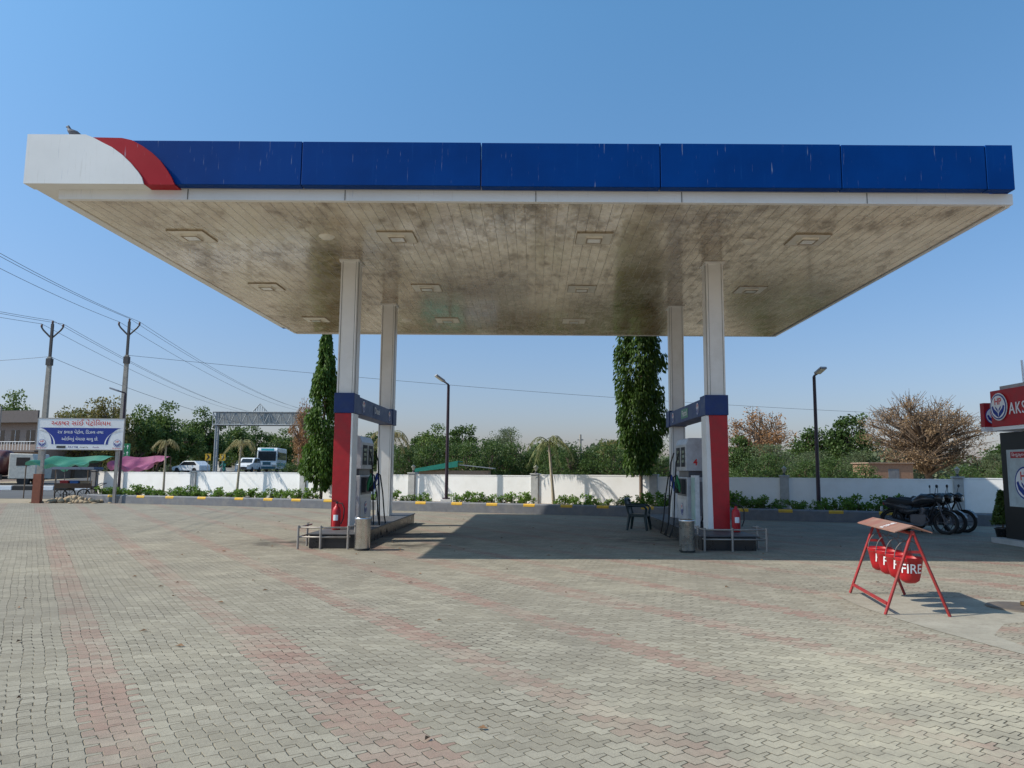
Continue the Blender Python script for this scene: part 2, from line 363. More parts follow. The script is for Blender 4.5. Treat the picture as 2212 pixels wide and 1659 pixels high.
q=cb(); q.prism([(x+.004,12.46,min(z,7.38)) for x,z in inner]+[(x,12.46,min(z,7.37)) for x,z in outer[::-1]],(0,.26,0)); q.obj('red_swoosh_panel',fred,can)
colx=(-4.245,4.09)
panelw=mat('column_white',(.84,.82,.78),.4,var=.05,dirt=(.6,.56,.48),damt=.35,scale=1.5)
seam=mat('seam_dark',(.12,.11,.10),.7)
for cx in colx:
    for cy in (16.72,21.25):
        q=cb(); q.box(cx-.19,cx+.19,cy-.22,cy+.22,.3,6.359)
        for sx in (-1,1): q.box(cx+sx*.175-.014,cx+sx*.175+.014,cy-.234,cy-.22,.3,6.355)
        for sx in (-1,1): q.box(cx+sx*.15-.004,cx+sx*.15+.004,cy-.224,cy-.22,.3,6.355,1)
        for sx in (-1,1):
            q.box(cx+sx*.194-.004,cx+sx*.194+.004,cy-.13,cy-.118,.3,6.355,1)
        q.box(cx-.23,cx+.23,cy-.27,cy+.27,6.31,6.356)
        q.obj('column',[panelw,seam],can,bevel=.006)
# lights
frame_m=mat('light_frame',(.84,.79,.68),.45,var=.05,dirt=(.5,.4,.28)); lens=mat('lamp_glass',(.45,.45,.42),.15)
for ly,xx in ((14.8,(-7.07,-2.84,1.2,5.6)),(19.06,(-7.06,-2.85,1.22,5.65)),(23.3,(-7.0,-2.8,1.24,5.6))):
    for lx in xx:
        q=cb(); q.box(lx-.36,lx+.36,ly-.36,ly+.36,6.332,6.354,0)
        for s in (-1,1):
            q.box(lx+s*.362-.005,lx+s*.362+.005,ly-.367,ly+.367,6.33,6.353,2); q.box(lx-.356,lx+.356,ly+s*.363-.004,ly+s*.363+.004,6.33,6.353,2)
        q.box(lx-.17,lx+.17,ly-.17,ly+.17,6.295,6.331,0); q.box(lx-.13,lx+.13,ly-.13,ly+.13,6.288,6.294,1)
        for s in (-1,1): q.box(lx+s*.15-.01,lx+s*.15+.01,ly-.17,ly+.17,6.283,6.294,2)
        for s in (-1,1): q.box(lx-.139,lx+.139,ly+s*.15-.01,ly+s*.15+.01,6.283,6.294,2)
        q.obj('ceiling_light',[frame_m,mat('lamp_glass_pale',(.8,.8,.77),.15),mat('light_bezel',(.36,.28,.19),.5)],can)
for lx,ly in ((-4.3,14.8),(4.45,14.95),(-4.1,23.3)):
    q=cb(); q.lathe([(.0,6.3),(.1,6.3),(.14,6.33),(.17,6.358)],(lx,ly,0)); q.obj('ceiling_vent',frame_m,can)
# ---------------------------------------------------------------- emblem
def emblem(q,M,r,mw,mb,mr,txt=True):
    T=q.T.copy(); q.T=T@M
    q.disc(r,0,mb); q.disc(r*.9,.003,mw)
    pet=[(0,-.86),(.3,-.7),(.66,-.42),(.82,.02),(.64,.12),(.5,-.15),(.2,-.36),(.06,-.5)]
    for s in (-1,1): q.add([(s*x*r,y*r,.006) for x,y in pet],[tuple(range(8))],mb)
    pet=[(.03,-.45),(.16,-.3),(.34,-.1),(.36,.06),(.24,-.02),(.08,-.2)]
    for s in (-1,1): q.add([(s*x*r,y*r,.006) for x,y in pet],[tuple(range(6))],mb)
    q.text('HP',r*.72,TR(0,r*.4,.006),mr,off=.02)
    q.T=T
# ---------------------------------------------------------------- column lower cladding + beams
for side,cx,xa,xb in ((1,-4.245,-4.47,-4.02),(-1,4.09,3.80,4.32)):
    it=thing('column_cladding','navy and red advertising cladding around the canopy column base','cladding',(cx,16.7,.3),0,'clad canopy columns')
    q=Bd(); q.T=TR(-cx,-16.7,-.3)
    q.box(xa,xb,16.44,16.97,2.84,3.29); q.obj('blue_band',blue,it,bevel=.01)
    q=Bd(); q.T=TR(-cx,-16.7,-.3)
    if side==1: q.box(xa+.02,xb-.06,16.46,16.95,.32,2.837)
    else:
        zs=[.32+i*(2.517)/10 for i in range(11)]
        pts=[(xb-.02,16.46,.32),(xb-.02,16.46,2.837)]+[(xa+.08+.06*((2.837-z)/2.5)**.6,16.46,z) for z in zs[::-1]]
        q.prism(pts,(0,.49,0))
    q.obj('red_panel',red,it,bevel=.006)
    q=Bd(); q.T=TR(-cx,-16.7,-.3)
    if side==1: q.box(xb-.058,xb-.02,16.462,16.95,.32,2.835)
    else: q.box(xa+.02,xb-.05,16.475,16.94,.33,2.83)
    q.obj('side_panel',panelw,it)
    bm=thing('header_beam','navy blue header beam between two columns with fuel name plate','sign',(cx,19,2.85),0,'fuel header beams')
    q=Bd(); q.T=TR(-cx,-19,-2.85)
    bx0,bx1=(-4.4,-4.03) if side==1 else (3.84,4.3)
    q.box(bx0,bx1,16.99,20.98,2.86,3.25); q.obj('beam',blue,bm,bevel=.01)
    q=Bd(); q.T=TR(-cx,-19,-2.85)
    q.box(bx0-.02,bx1+.02,20.99,21.5,2.85,3.3); q.obj('rear_band',blue,bm,bevel=.01)
    fx=bx1+.004 if side==1 else bx0-.004; Fm=FPX if side==1 else FNX
    for yy in (17.4,20.5):
        q=Bd(); q.T=TR(-cx,-19,-2.85)
        emblem(q,TR(fx,yy,3.06)@Fm,.15,0,1,2); q.obj('emblem',[tx_w,tx_b,tx_r],bm)
    q=Bd(); q.T=TR(-cx,-19,-2.85)
    w,h=.85,.24
    q.T=q.T@TR(fx,18.9,3.06)@Fm
    q.add([(-w/2,-h/2,.004),(w/2,-h/2,.004),(w/2,h/2,.004),(-w/2,h/2,.004)],[(0,1,2,3)],0)
    q.text('Diesel' if side==1 else 'Petrol',.22,TR(0,0,.008),1,width=.6)
    q.obj('name_plate',[blue if side==1 else green_s,tx_w],bm)
# ---------------------------------------------------------------- islands, rails, bins, extinguishers
for x0,x1 in ((-4.55,-3.58),(3.4,4.5)):
    q=Bd(); q.box(-(x1-x0)/2,(x1-x0)/2,-3.5,3.7,.0,.27,0); q.box(-(x1-x0)/2-.03,(x1-x0)/2+.03,-3.53,3.73,.27,.3,1)
    o=q.obj('pump_island',[black,mat('island_top',(.07,.07,.075),.6,dirt=(.16,.14,.12))],None,((x0+x1)/2,18.75,0),0,.01); tag(o,'raised black tiled pump island under the canopy','pump island','pump islands')
for x0,x1 in ((-4.72,-3.72),(3.42,4.66)):
    q=Bd(); L=x1-x0
    for z in (.43,.24):
        q.path([(0,.9,z),(0,0,z),(L,0,z),(L,.9,z)],.018,6)
    for px,py in ((0,0),(L*.45,0),(L,0),(0,.6),(L,.6)): q.cyl((px,py,0),(px,py,.47),.024,n=8)
    o=q.obj('guard_rail',galv,None,(x0,15.08,0)); tag(o,'low galvanised pipe guard rail around island end','guard rail','island guard rails')
def bin_(x,y):
    e=thing('litter_bin','cylindrical brushed steel litter bin beside the pump island','litter bin',(x,y,0),0,'steel litter bins')
    q=Bd(); q.lathe([(.0,.01),(.145,.01),(.15,.03),(.15,.6),(.155,.61),(.155,.64),(.14,.645),(.13,.6),(.0,.55)],n=28); q.obj('bin_body',chrome,e)
    q=Bd(); q.torus((0,0,.035),.15,.012,'Z'); q.obj('base_ring',rubber,e)
bin_(-3.4,14.95); bin_(3.03,14.9)
def ext(x,y,z):
    e=thing('fire_extinguisher','red fire extinguisher with black hose standing on the island','fire extinguisher',(x,y,z),0,'fire extinguishers')
    q=Bd(); q.lathe([(0,0),(.085,0),(.09,.02),(.09,.4),(.075,.46),(.04,.5),(.028,.53),(.028,.55),(0,.55)],n=20); q.obj('cylinder_body',red,e)
    q=Bd(); q.box(-.02,.02,-.02,.02,.55,.59); q.box(-.09,.03,-.012,.012,.59,.605); q.box(-.1,.0,-.012,.012,.62,.632); q.obj('handle',rubber,e)
    q=Bd(); q.path([(.03,0,.57),(.12,-.02,.56),(.17,-.03,.45),(.16,-.04,.25),(.11,-.05,.12)],.013,8); q.obj('hose',rubber,e)
    q=Bd(); 
    a=[R(-120+i*8) for i in range(9)]
    q.add([(.092*math.cos(t),.092*math.sin(t),h) for h in (.2,.32) for t in a],[(i,i+1,10+i,9+i) for i in range(8)]); q.obj('label_sticker',tx_w,e)
ext(-4.26,16.2,.3); ext(4.36,16.2,.3)
# ---------------------------------------------------------------- dispensers
def dispenser(x,y,s,num):
    # service side faces local -X times s
    e=thing('fuel_dispenser','tall white fuel dispenser with displays, nozzles and black hoses','fuel dispenser',(x,y,.3),0,'fuel dispensers')
    pw=mat('dispenser_white',(.50,.51,.52),.35,dirt=(.26,.24,.22),damt=.5)
    dk=mat('dispenser_dark_panel',(.08,.085,.095),.45)
    w,l=.3,.62
    q=Bd(); q.box(-w,w,-l,l,.0,1.15); q.obj('cabinet',pw,e,bevel=.015)
    q=Bd(); q.box(-w-.03,w+.03,-l-.03,l+.03,.001,.12); q.obj('base_plinth',dk,e,bevel=.01)
    q=Bd(); q.box(-w+.05,w-.05,-l+.04,l-.04,1.151,1.3); q.obj('neck',dk,e)
    q=Bd(); q.prism([(-w-.02,-l-.02,1.3),(w+.02,-l-.02,1.3),(w+.02,-l-.02,1.93),(w-.05,-l-.02,2.08),(-w+.05,-l-.02,2.08),(-w-.02,-l-.02,1.93)],(0,2*l+.04,0)); q.obj('head_unit',pw,e,bevel=.015)
    M=FNX if s>0 else FPX; fx=(-w-.024)*s
    for cx in (-.3,.3):
        q=Bd(); q.T=TR(fx,0,0)@M
        q.add([(cx-.24,1.4,.0),(cx+.24,1.4,.0),(cx+.24,1.87,.0),(cx-.24,1.87,.0)],[(0,1,2,3)],0)
        for k in range(3): q.add([(cx-.14,1.5+k*.11,.003),(cx+.14,1.5+k*.11,.003),(cx+.14,1.57+k*.11,.003),(cx-.14,1.57+k*.11,.003)],[(0,1,2,3)],1)
        q.obj('display',[rubber,mat('lcd',(.3,.34,.28),.2)],e)
    q=Bd(); q.T=TR((-w-.003)*s,0,0)@M
    q.add([(-.5,.15,0),(.5,.15,0),(.5,.62,0),(-.5,.62,0)],[(0,1,2,3)],0)
    emblem(q,TR(0,.38,.003),.15,1,2,3)
    q.obj('lower_decal',[palegrey,tx_w,tx_b,tx_r],e)
    q=Bd(); q.T=TR((-w-.003)*s,0,0)@M
    q.add([(-.55,.7,0),(.55,.7,0),(.55,1.12,0),(-.55,1.12,0)],[(0,1,2,3)],0); q.obj('nozzle_panel',dk,e)
    q=Bd(); q.T=TR(0,-l-.025,0)@FY
    q.text(num,.2,TR(-.1,1.5,0),0,off=.03); q.obj('number',tx_r,e)
    q=Bd(); q.T=TR(0,-l-.005,0)@FY; q.add([(-.2,.25,0),(.2,.25,0),(.2,1.05,0),(-.2,1.05,0)],[(0,1,2,3)],0)
    q.obj('front_decal',mat('dispenser_mid_grey',(.24,.25,.27),.4),e)
    for yy in (-.35,.35):
        q=Bd(); q.box(-(w+.09) if s>0 else w+.0, -w if s>0 else w+.09, yy-.06,yy+.06,.75,1.1)
        q.obj('nozzle_boot',mat('boot_black',(.03,.03,.03),.5),e,bevel=.01)
    for yy,mm in ((-.35,mat('nozzle_green',(.02,.22,.08),.5)),(.35,mat('nozzle_blue',(.02,.06,.3),.5))):
        q=Bd(); X=-(w+.12)*s
        q.path([(X,yy,.8),(X-.01*s,yy,.95),(X-.05*s,yy,1.08),(X-.07*s,yy,1.2)],[.02,.035,.035,.02],8)
        q.path([(X-.04*s,yy,.88),(X-.1*s,yy,.95),(X-.09*s,yy,1.1)],.01,6)
        q.obj('nozzle',mm,e)
        q=Bd(); X2=X-.07*s
        q.path([(X2,yy,1.2),(X2-.08*s,yy-.02,1.15),(X2-.16*s,yy-.05,.7),(X2-.22*s,yy-.08,.15),(X2-.3*s,yy-.1,-.22),(X2-.2*s,yy-.05,-.26),(X2-.08*s,yy+.05,.0),(X2-.03*s,yy+.12,.8),(X2+.02*s,yy+.16,1.5),(X2+.1*s,yy+.16,1.75)],.017,8)
        q.obj('hose',rubber,e)
    q=Bd(); q.T=TR(0,-l-.03,0)
    q.path([(.1,0,1.35),(.1,-.12,1.3),(.08,-.16,.8),(.0,-.2,.2),(-.12,-.22,-.1),(-.2,-.18,.2),(-.12,-.08,.75),(-.1,-.02,1.0)],.016,8)
    q.obj('front_hose',rubber,e)
dispenser(-4.36,18.05,-1,'2')
dispenser(3.91,18.25,1,'4')
q=Bd(); q.box(-.05,.05,-.22,.22,0,1.2,0); q.box(-.056,-.05,-.2,.2,.1,1.15,1)
o=q.obj('notice_board',[palegrey,mat('pale_green_notice',(.35,.5,.45),.4)],None,(3.72,17.25,.3)); tag(o,'narrow pale notice board standing beside the dispenser','notice board')
# ---------------------------------------------------------------- chair
e=thing('plastic_chair','dark green moulded plastic armchair on the paving','chair',(2.85,20.4,.004),R(-20))
pg=mat('dark_green_plastic',(.010,.028,.030),.35)
q=Bd(); q.box(-.24,.25,-.24,.24,.36,.435); q.obj('seat',pg,e,bevel=.015)
q=Bd()
for i in range(6): yy=-.19+i*.076; q.prism([(-.225,yy-.031,.43),(-.225,yy+.031,.43),(-.32,yy+.031,.80),(-.32,yy-.031,.80)],(-.02,0,0))
q.path([(-.31,-.24,.78),(-.33,-.12,.83),(-.33,.12,.83),(-.31,.24,.78)],.04,8); q.prism([(-.225,-.24,.43),(-.225,.24,.43),(-.25,.24,.53),(-.25,-.24,.53)],(-.02,0,0))
for s in (-1,1): q.path([(-.22,s*.23,.42),(-.32,s*.24,.8)],.032,6)
q.obj('backrest',pg,e)
for sx,sy in ((-1,-1),(-1,1),(1,-1),(1,1)):
    q=Bd(); q.path([(sx*.21,sy*.21,.42),(sx*.27,sy*.26,0)],[.05,.032],6); q.obj('leg',pg,e)
for sy in (-1,1):
    q=Bd(); q.path([(-.29,sy*.24,.66),(-.05,sy*.28,.66),(.2,sy*.28,.65),(.26,sy*.25,.58),(.23,sy*.23,.42)],.036,6); q.obj('armrest',pg,e)
# ---------------------------------------------------------------- planter, kerb, wall
ang=math.atan(-.345); k1=math.sqrt(1+.345**2)
L=(14.2+20.6)*k1
e=thing('planter_kerb','long grey painted kerb with yellow dashes along the planting strip','kerb',(-20.6,kl(-20.6),0),ang)
q=Bd(); q.prism([(0,0,0),(0,0,.33),(0,.04,.37),(0,.3,.37),(0,.3,0)],(L,0,0)); q.box(-.3,0,.0,2.1,0,.37); q.obj('kerb_body',dgrey,e)
kx=[-19.2,-17.6,-16.0,-14.4,-12.5,-11.1,-9.7,-8.2,-4.3,-2.9,-1.5,-.25,1.15,2.4,3.9,5.3,6.9,8.3,9.6,11.0,12.3]
for x in kx:
    a=(x+20.6)*k1+random.uniform(-.1,.1)
    q=Bd(); q.add([(a-.22,-.005,.27),(a+.22,-.005,.27),(a+.22,-.005,.331),(a-.22,-.005,.331),(a+.22,.038,.374),(a-.22,.038,.374)],[(0,1,2,3),(3,2,4,5)])
    q.obj('yellow_marking',yellow,e)
q=Bd(); q.box(0,L,.301,2.0,0,.31); o=struct(q.obj('planting_soil_strip',soil,None,(-20.6,kl(-20.6),0),ang))
wl=lambda x:29.3-.345*x
e=thing('boundary_wall','long whitewashed boundary wall with grey pillars behind the planting strip','wall',(-21.6,wl(-21.6),0),ang)
px=[-21.6,-15.8,-10.1,-5.05,.05,4.45,8.8,13.9,18.5]
for i,x in enumerate(px):
    a=(x+21.6)*k1
    q=Bd(); q.box(a-.15,a+.15,-.13,.17,0,1.42); q.box(a-.18,a+.18,-.16,.2,1.42,1.47); q.obj('pillar',dgrey if i in (0,) else grey,e,bevel=.01)
    if i<len(px)-1:
        b2=(px[i+1]+21.6)*k1
        q=Bd(); q.box(a+.152,b2-.152,-.06,.06,0,1.36+.03*math.sin(i*2)); q.obj('wall_panel',wallw,e)
        q=Bd(); q.box(a+.152,b2-.152,-.07,.07,1.362+.03*math.sin(i*2),1.40+.03*math.sin(i*2)); q.obj('coping',wallw,e)
for i in (2,3,4,6,7):
    o=thing('pillar_lantern','small lantern on top of the wall pillar','lantern',(px[i]+.013,wl(px[i])+.02,1.47),0,'pillar lanterns')
    q=Bd(); q.lathe([(.0,0),(.06,0),(.05,.03),(.02,.05),(.02,.09),(.0,.09)],n=10); q.obj('base',lampm,o)
    q=Bd(); q.lathe([(.03,.09),(.08,.22),(.1,.24),(.03,.3),(.0,.33)],n=8); q.obj('lamp_glass',mat('lantern_glass',(.4,.38,.3),.3),o)
# ---------------------------------------------------------------- foliage
def leaves(name,cen,siz,asp,dirs,matl,parent,loc=(0,0,0),bend=0.):
    n=len(cen); d=dirs/np.maximum(1e-6,np.linalg.norm(dirs,axis=1,keepdims=True))
    r=np.random.normal(size=(n,3)); w=np.cross(d,r); w/=np.maximum(1e-6,np.linalg.norm(w,axis=1,keepdims=True))
    L=(siz*(.6+.8*np.random.rand(n)))[:,None]; W=L*asp*.5
    v=np.empty((n,4,3)); v[:,0]=cen-d*L*.5; v[:,1]=cen+w*W; v[:,2]=cen+d*L*.5; v[:,3]=cen-w*W
    me=bpy.data.meshes.new(name); me.vertices.add(n*4); me.vertices.foreach_set('co',v.reshape(-1).astype(np.float32))
    me.loops.add(n*4); me.loops.foreach_set('vertex_index',np.arange(n*4,dtype=np.int32))
    me.polygons.add(n); me.polygons.foreach_set('loop_start',np.arange(0,n*4,4,dtype=np.int32)); me.polygons.foreach_set('loop_total',np.full(n,4,dtype=np.int32))
    me.update(calc_edges=True); me.materials.append(matl)
    ob=bpy.data.objects.new(name,me); C.objects.link(ob); ob.parent=parent; ob.location=loc
    return ob
lg=leafmat('leaf_green',(.05,.10,.022),(.15,.21,.05))
lg2=leafmat('leaf_dark_green',(.035,.07,.016),(.10,.155,.035))
lash=leafmat('leaf_ashoka',(.025,.062,.010),(.115,.205,.03),.35)
lyg=leafmat('leaf_olive',(.12,.115,.03),(.25,.215,.065))
lgg=leafmat('leaf_grey_green',(.09,.12,.055),(.17,.21,.10))
lru=leafmat('leaf_rust',(.26,.13,.05),(.42,.24,.12))
lbr=leafmat('leaf_dry_brown',(.20,.13,.07),(.38,.25,.14))
lsh=leafmat('leaf_bright',(.07,.155,.02),(.20,.31,.05))
def crown_tree(name,label,H,W,lm,nclump,per,ls,low=.18,group=None,asp=.6,loc=(0,0,0),spread=.16,branches=True,sub=False):
    e=thing(name,label,'tree' if 'tree' in name else 'shrub',loc,0,group)
    q=Bd(); top=H*.45
    q.path([(0,0,-.05),(.05*W*.3,0,H*.15),(-.03*W,.02*W,H*.3),(0,0,top)],[W*.028+.03,W*.022+.03,W*.018+.02,W*.012+.01],7)
    cl=[]
    for i in range(nclump):
        for _ in range(20):
            p=np.random.uniform(-1,1,3)
            if np.linalg.norm(p)<1: break
        p=p*(.72+.28*np.random.rand())
        z=H*low+(H*(1-low))*(p[2]*.5+.5)
        sh=1.-.25*max(0,(z/H-.6))*2
        cl.append((p[0]*W*.46*sh,p[1]*W*.46*sh,min(z,H*.95)))
    for c in cl:
        a=Vector((0,0,min(top,max(H*.12,c[2]*.6)))); b_=Vector(c); mid=(a+b_)/2+Vector((random.uniform(-.1,.1)*W,random.uniform(-.1,.1)*W,.05*H))
        q.path([a,mid,b_],[W*.012+.012,W*.007+.008,.008],5,caps=False)
        if sub:
            for _ in range(6):
                d=Vector(np.random.normal(size=3)); d.z=abs(d.z); d.normalize()
                q.path([mid.lerp(b_,random.random()),b_+d*W*.1],[.03,.01],4,caps=False)
    q.obj('trunk',bark,e)
    cen=[];dr=[]
    for c in cl:
        r=W*spread*(.55+.8*random.random())
        k=int(per*(.5+random.random()))
        u=np.random.normal(size=(k,3)); u/=np.linalg.norm(u,axis=1,keepdims=True)
        rad=r*np.random.rand(k,1)**.45
        pp=np.array(c)+u*rad*np.array([1.15,1.15,.8]); cen.append(pp); dr.append(u+np.random.normal(size=(k,3))*.8)
    cen=np.concatenate(cen);dr=np.concatenate(dr); cen[:,2]=np.maximum(cen[:,2],.05)
    leaves('crown',cen,ls,asp,dr,lm,e)
    return e
gB='trees beyond the boundary wall'
TR1=crown_tree('broadleaf_tree','leafy green roadside tree with uneven crown',8.,6.,lg,52,150,.28,group=gB,loc=(-47.5,101,0),low=.1)
TR2=crown_tree('broadleaf_tree','dense dark green tree beyond the wall',7.,5.5,lg2,46,150,.26,group=gB,loc=(28.7,68,0),low=.1)
TR3=crown_tree('broadleaf_tree','olive yellow roadside tree',9.,6.,lyg,46,110,.25,group=gB,loc=(-52.6,85,0),low=.1)
TR4=crown_tree('dry_tree','rust brown half-dry tree beyond the wall',7.1,6.6,lru,70,90,.17,low=.1,group=gB,loc=(18.8,62,0),spread=.11,sub=True)
TR5=crown_tree('dry_tree','large nearly bare brown tree with twiggy rounded crown',8.1,11.4,lbr,150,85,.15,low=.12,group=gB,loc=(31.6,60,0),spread=.065,sub=True,asp=.5)
TR6=crown_tree('feathery_tree','feathery grey-green thorn tree beyond the wall',5.7,4.8,lgg,54,140,.17,low=.08,group=gB,loc=(-2.75,70,0),asp=.35)
def ct(src,bh,bw,x,y,h,w,label=None):
    return copy_thing(src,(x,y,0),random.uniform(0,6.28),(w/bw,w/bw,h/bh),label)
for x,y,h,w in ((-47.5,89,9.,6),(-47.5,94,9.8,6.5),(-48,108,10.2,7),(-47.5,118,9.2,7),(-48,128,9,7),(-48,140,9.,8),(-77.7,110,12.6,8),(-11,80,6.4,4.6),(-58,98,8,6),(-64,104,9,8),(-70,112,10,8)): ct(TR1,8,6,x,y,h,w)
for x,y,h,w in ((-8.5,85,6.8,5.8),(26,70,5.8,5.4),(37.3,60,3.2,4),(-25.5,96,7.4,6),(-22,100,6.6,6.5),(16.7,60,4.6,3.2),(-14,90,5.8,6),(48,75,5,6),(-5,95,5.6,6),(-57,90,7.5,6),(-50,97,7.5,6),(2,92,5,7),(9,95,5,7)): ct(TR2,7,5.5,x,y,h,w)
for x,y,h,w in ((-49.4,85,10.3,6),(7.2,70,4.8,4),(-55,92,8.8,6),(-46.8,84,8.2,4)): ct(TR3,9,6,x,y,h,w)
ct(TR4,6.9,6.2,-18.5,60,7.2,2.8)
for x,y,h,w in ((16.6,52,3.6,4.8),(20.5,55,3.2,4),(35,56,3.2,4),(26,60,3.4,4)): ct(TR6,5.7,4.8,x,y,h,w)
SB=crown_tree('thorn_shrub','dense dark green thorn shrub beyond the wall',3.2,3.4,lg2,38,150,.15,low=.05,group='thorn shrubs beyond the wall',loc=(-8.6,50,0),asp=.4,spread=.2)
for i,x in enumerate(np.arange(-6.8,7.6,1.3)): ct(SB,3.2,3.4,float(x),50+random.uniform(-3,3),3.1+random.uniform(-.4,.5),3.4)
for x,y,h in ((12.3,42,2.3),(13.8,44,2.6),(15.4,42,2.2),(17.5,44,2.4),(20,45,2.0),(27,47,2.0),(30.5,48,2.1),(33,46,1.9),(36.5,50,2.4),(-15,46,1.9),(-12.5,48,2.4)): ct(SB,3.2,3.4,x,y,h,2.8)
n=40000
xx=np.random.uniform(-260,260,n); yy=np.random.uniform(150,185,n)
hh=4.6+2.2*np.sin(xx*.11)+1.6*np.sin(xx*.37+1)+1.1*np.sin(xx*.9+2)
cen=np.stack([xx,yy,np.random.rand(n)**.7*np.maximum(hh,2.8)],1)
o=leaves('distant_woodland',cen,1.4,.7,np.random.normal(size=(n,3)),leafmat('leaf_far',(.085,.115,.06),(.16,.185,.10)),None)
o['kind']='stuff'; tag(o,'distant hazy line of green trees on the horizon','woodland')
# ashoka columnar trees
def ashoka(label,x,y,H,W,z0,taper):
    e=thing('columnar_tree',label,'tree',(x,y,.24),0,'columnar trees in the planting strip')
    q=Bd(); q.path([(0,0,-.05),(.02,.02,H*.3),(-.02,0,H*.7),(0,0,H*.97)],[.07,.06,.04,.01],8)
    cen=[];dr=[]
    for i in range(250):
        t=random.random(); z=z0+(H-z0)*t
        if taper: rr=W*.5*min(1,(1.02-t)**.55*1.15)*min(1,.35+t*5)
        else: rr=W*.5*min(1,.55+t*2.5)*(1. if t<.8 else max(.1,(1-t)/.2)**.5)
        rr*=.62+.6*random.random()+.12*math.sin(z*3.1+x)
        a=random.uniform(0,6.283); k=90
        rad=rr*(.5+.5*np.random.rand(k)**.5); aa=a+np.random.normal(size=k)*.22
        dz=-np.random.rand(k)*.6
        cen.append(np.stack([rad*np.cos(aa),rad*np.sin(aa),z+dz+.15],1))
        dr.append(np.stack([.45*np.cos(aa)+np.random.normal(size=k)*.3,.45*np.sin(aa)+np.random.normal(size=k)*.3,-1+np.random.normal(size=k)*.3],1))
        if i%6==0: q.path([(0,0,z*.98),(rr*.6*math.cos(a),rr*.6*math.sin(a),z-.1)],[.02,.008],4,caps=False)
    q.obj('trunk',bark,e)
    leaves('crown',np.concatenate(cen),.17,.34,np.concatenate(dr),lash,e)
ashoka('slender drooping evergreen column tree behind the island column',-9.0,31.6,7.3,1.6,.8,True)
ashoka('tall bushy drooping evergreen column tree rising past the canopy edge',3.9,27.3,8.3,1.66,1.6,False)
# palms
def palm(x,y,z,H,label,fr=11,lean=0,fl=1.5,cm=None,tr=1.):
    e=thing('young_palm',label,'palm tree',(x,y,z),0,'young palms by the wall')
    q=Bd(); q.path([(0,0,-.05),(lean*.3,0,H*.3),(lean*.7,0,H*.7),(lean,0,H)],[.09*tr,.07*tr,.06*tr,.05*tr],8)
    q.obj('trunk',mat('palm_trunk',(.38,.32,.23),.9,bmp=.4),e)
    cen=[];dr=[]; q=Bd()
    for i in range(fr):
        a=i*2.4+random.random()*.4; up=random.uniform(.2,1.25); pts=[]
        for k in range(9):
            t=k/8; r=fl*t*math.cos(up*.6)*(1-.1*t); zz=H+fl*(math.sin(up)*t-1.05*t*t)
            pts.append(Vector((lean+r*math.cos(a),r*math.sin(a),zz)))
        q.path(pts,[.02-.0018*k for k in range(9)],5)
        for k in range(1,9):
            for s_ in range(4):
                f=s_/4; p=pts[k-1].lerp(pts[k],f); tn=(pts[k]-pts[k-1]).normalized(); sd=tn.cross(Vector((0,0,1))).normalized()
                for sg in (-1,1):
                    d=(sd*sg*.6+tn*.5+Vector((0,0,-.8))+Vector(np.random.normal(size=3))*.15).normalized(); ln=.26
                    cen.append(p+d*ln*.5); dr.append(d)
    q.obj('frond_stem',mat('frond_stem',(.2,.2,.08),.7),e)
    leaves('fronds',np.array([tuple(c) for c in cen]),.26,.09,np.array([tuple(c) for c in dr]),cm or lyg,e)
lpm=leafmat('leaf_palm',(.14,.17,.05),(.32,.33,.14)); lpd=leafmat('leaf_palm_dry',(.22,.19,.08),(.42,.36,.18))
palm(.75,28.3,.3,2.35,'young palm with drooping fronds in front of white wall',9,-.2,1.25,lpm,.8)
palm(-13.2,33.2,.3,2.4,'young palm with pale dry fronds near the wall',7,.1,.9,lpd,.8)
palm(-17.1,34.5,.3,2.5,'young palm with pale dry fronds near the wall',6,0,.7,lpd,.7)
palm(-6.1,30.6,.3,2.7,'young palm partly hidden by the column',9,.1,1.1,lpd)
# low shrubs in strip
svar=[]
for k in range(4):
    e=thing('low_shrub','small bright green leafy shrub in the planting strip','shrub',(0,0,0),0,'low shrubs along the kerb')
    cen=[];dr=[]
    q=Bd()
    for j in range(11):
        a=random.uniform(0,6.28); r=random.uniform(.02,.36); h=random.uniform(.08,.42)
        q.path([(0,0,0),(r*math.cos(a),r*math.sin(a),h)],[.012,.005],4)
        kk=34; u=np.random.normal(size=(kk,3)); u/=np.linalg.norm(u,axis=1,keepdims=True)
        cen.append(np.array([r*math.cos(a),r*math.sin(a),h])+u*.13*np.random.rand(kk,1)**.5); dr.append(u+np.random.normal(size=(kk,3))*.4)
    q.obj('stem',bark,e); leaves('foliage',np.concatenate(cen),.085,.55,np.concatenate(dr),lsh,e)
    svar.append(e)
sx=[]
def rng(a,b,st): 
    x=a
    while x<b: sx.append(x+random.uniform(-.1,.1)); x+=st*random.uniform(.8,1.3)
rng(-20.2,-9.3,.33); rng(-7.6,-4.0,.4); rng(-2.9,-.1,.42); rng(1.2,12.4,.34)
for i,x in enumerate(sx):
    y=kl(x)+random.uniform(.6,1.2)
    s=random.uniform(.65,1.15)
    if i<4: o=svar[i]; o.location=(x,y,.3); o.scale=(s,s,s)
    else: copy_thing(svar[i%4],(x,y,.3),random.uniform(0,6.28),(s*1.15,s*1.15,s*random.uniform(.75,1.1)))
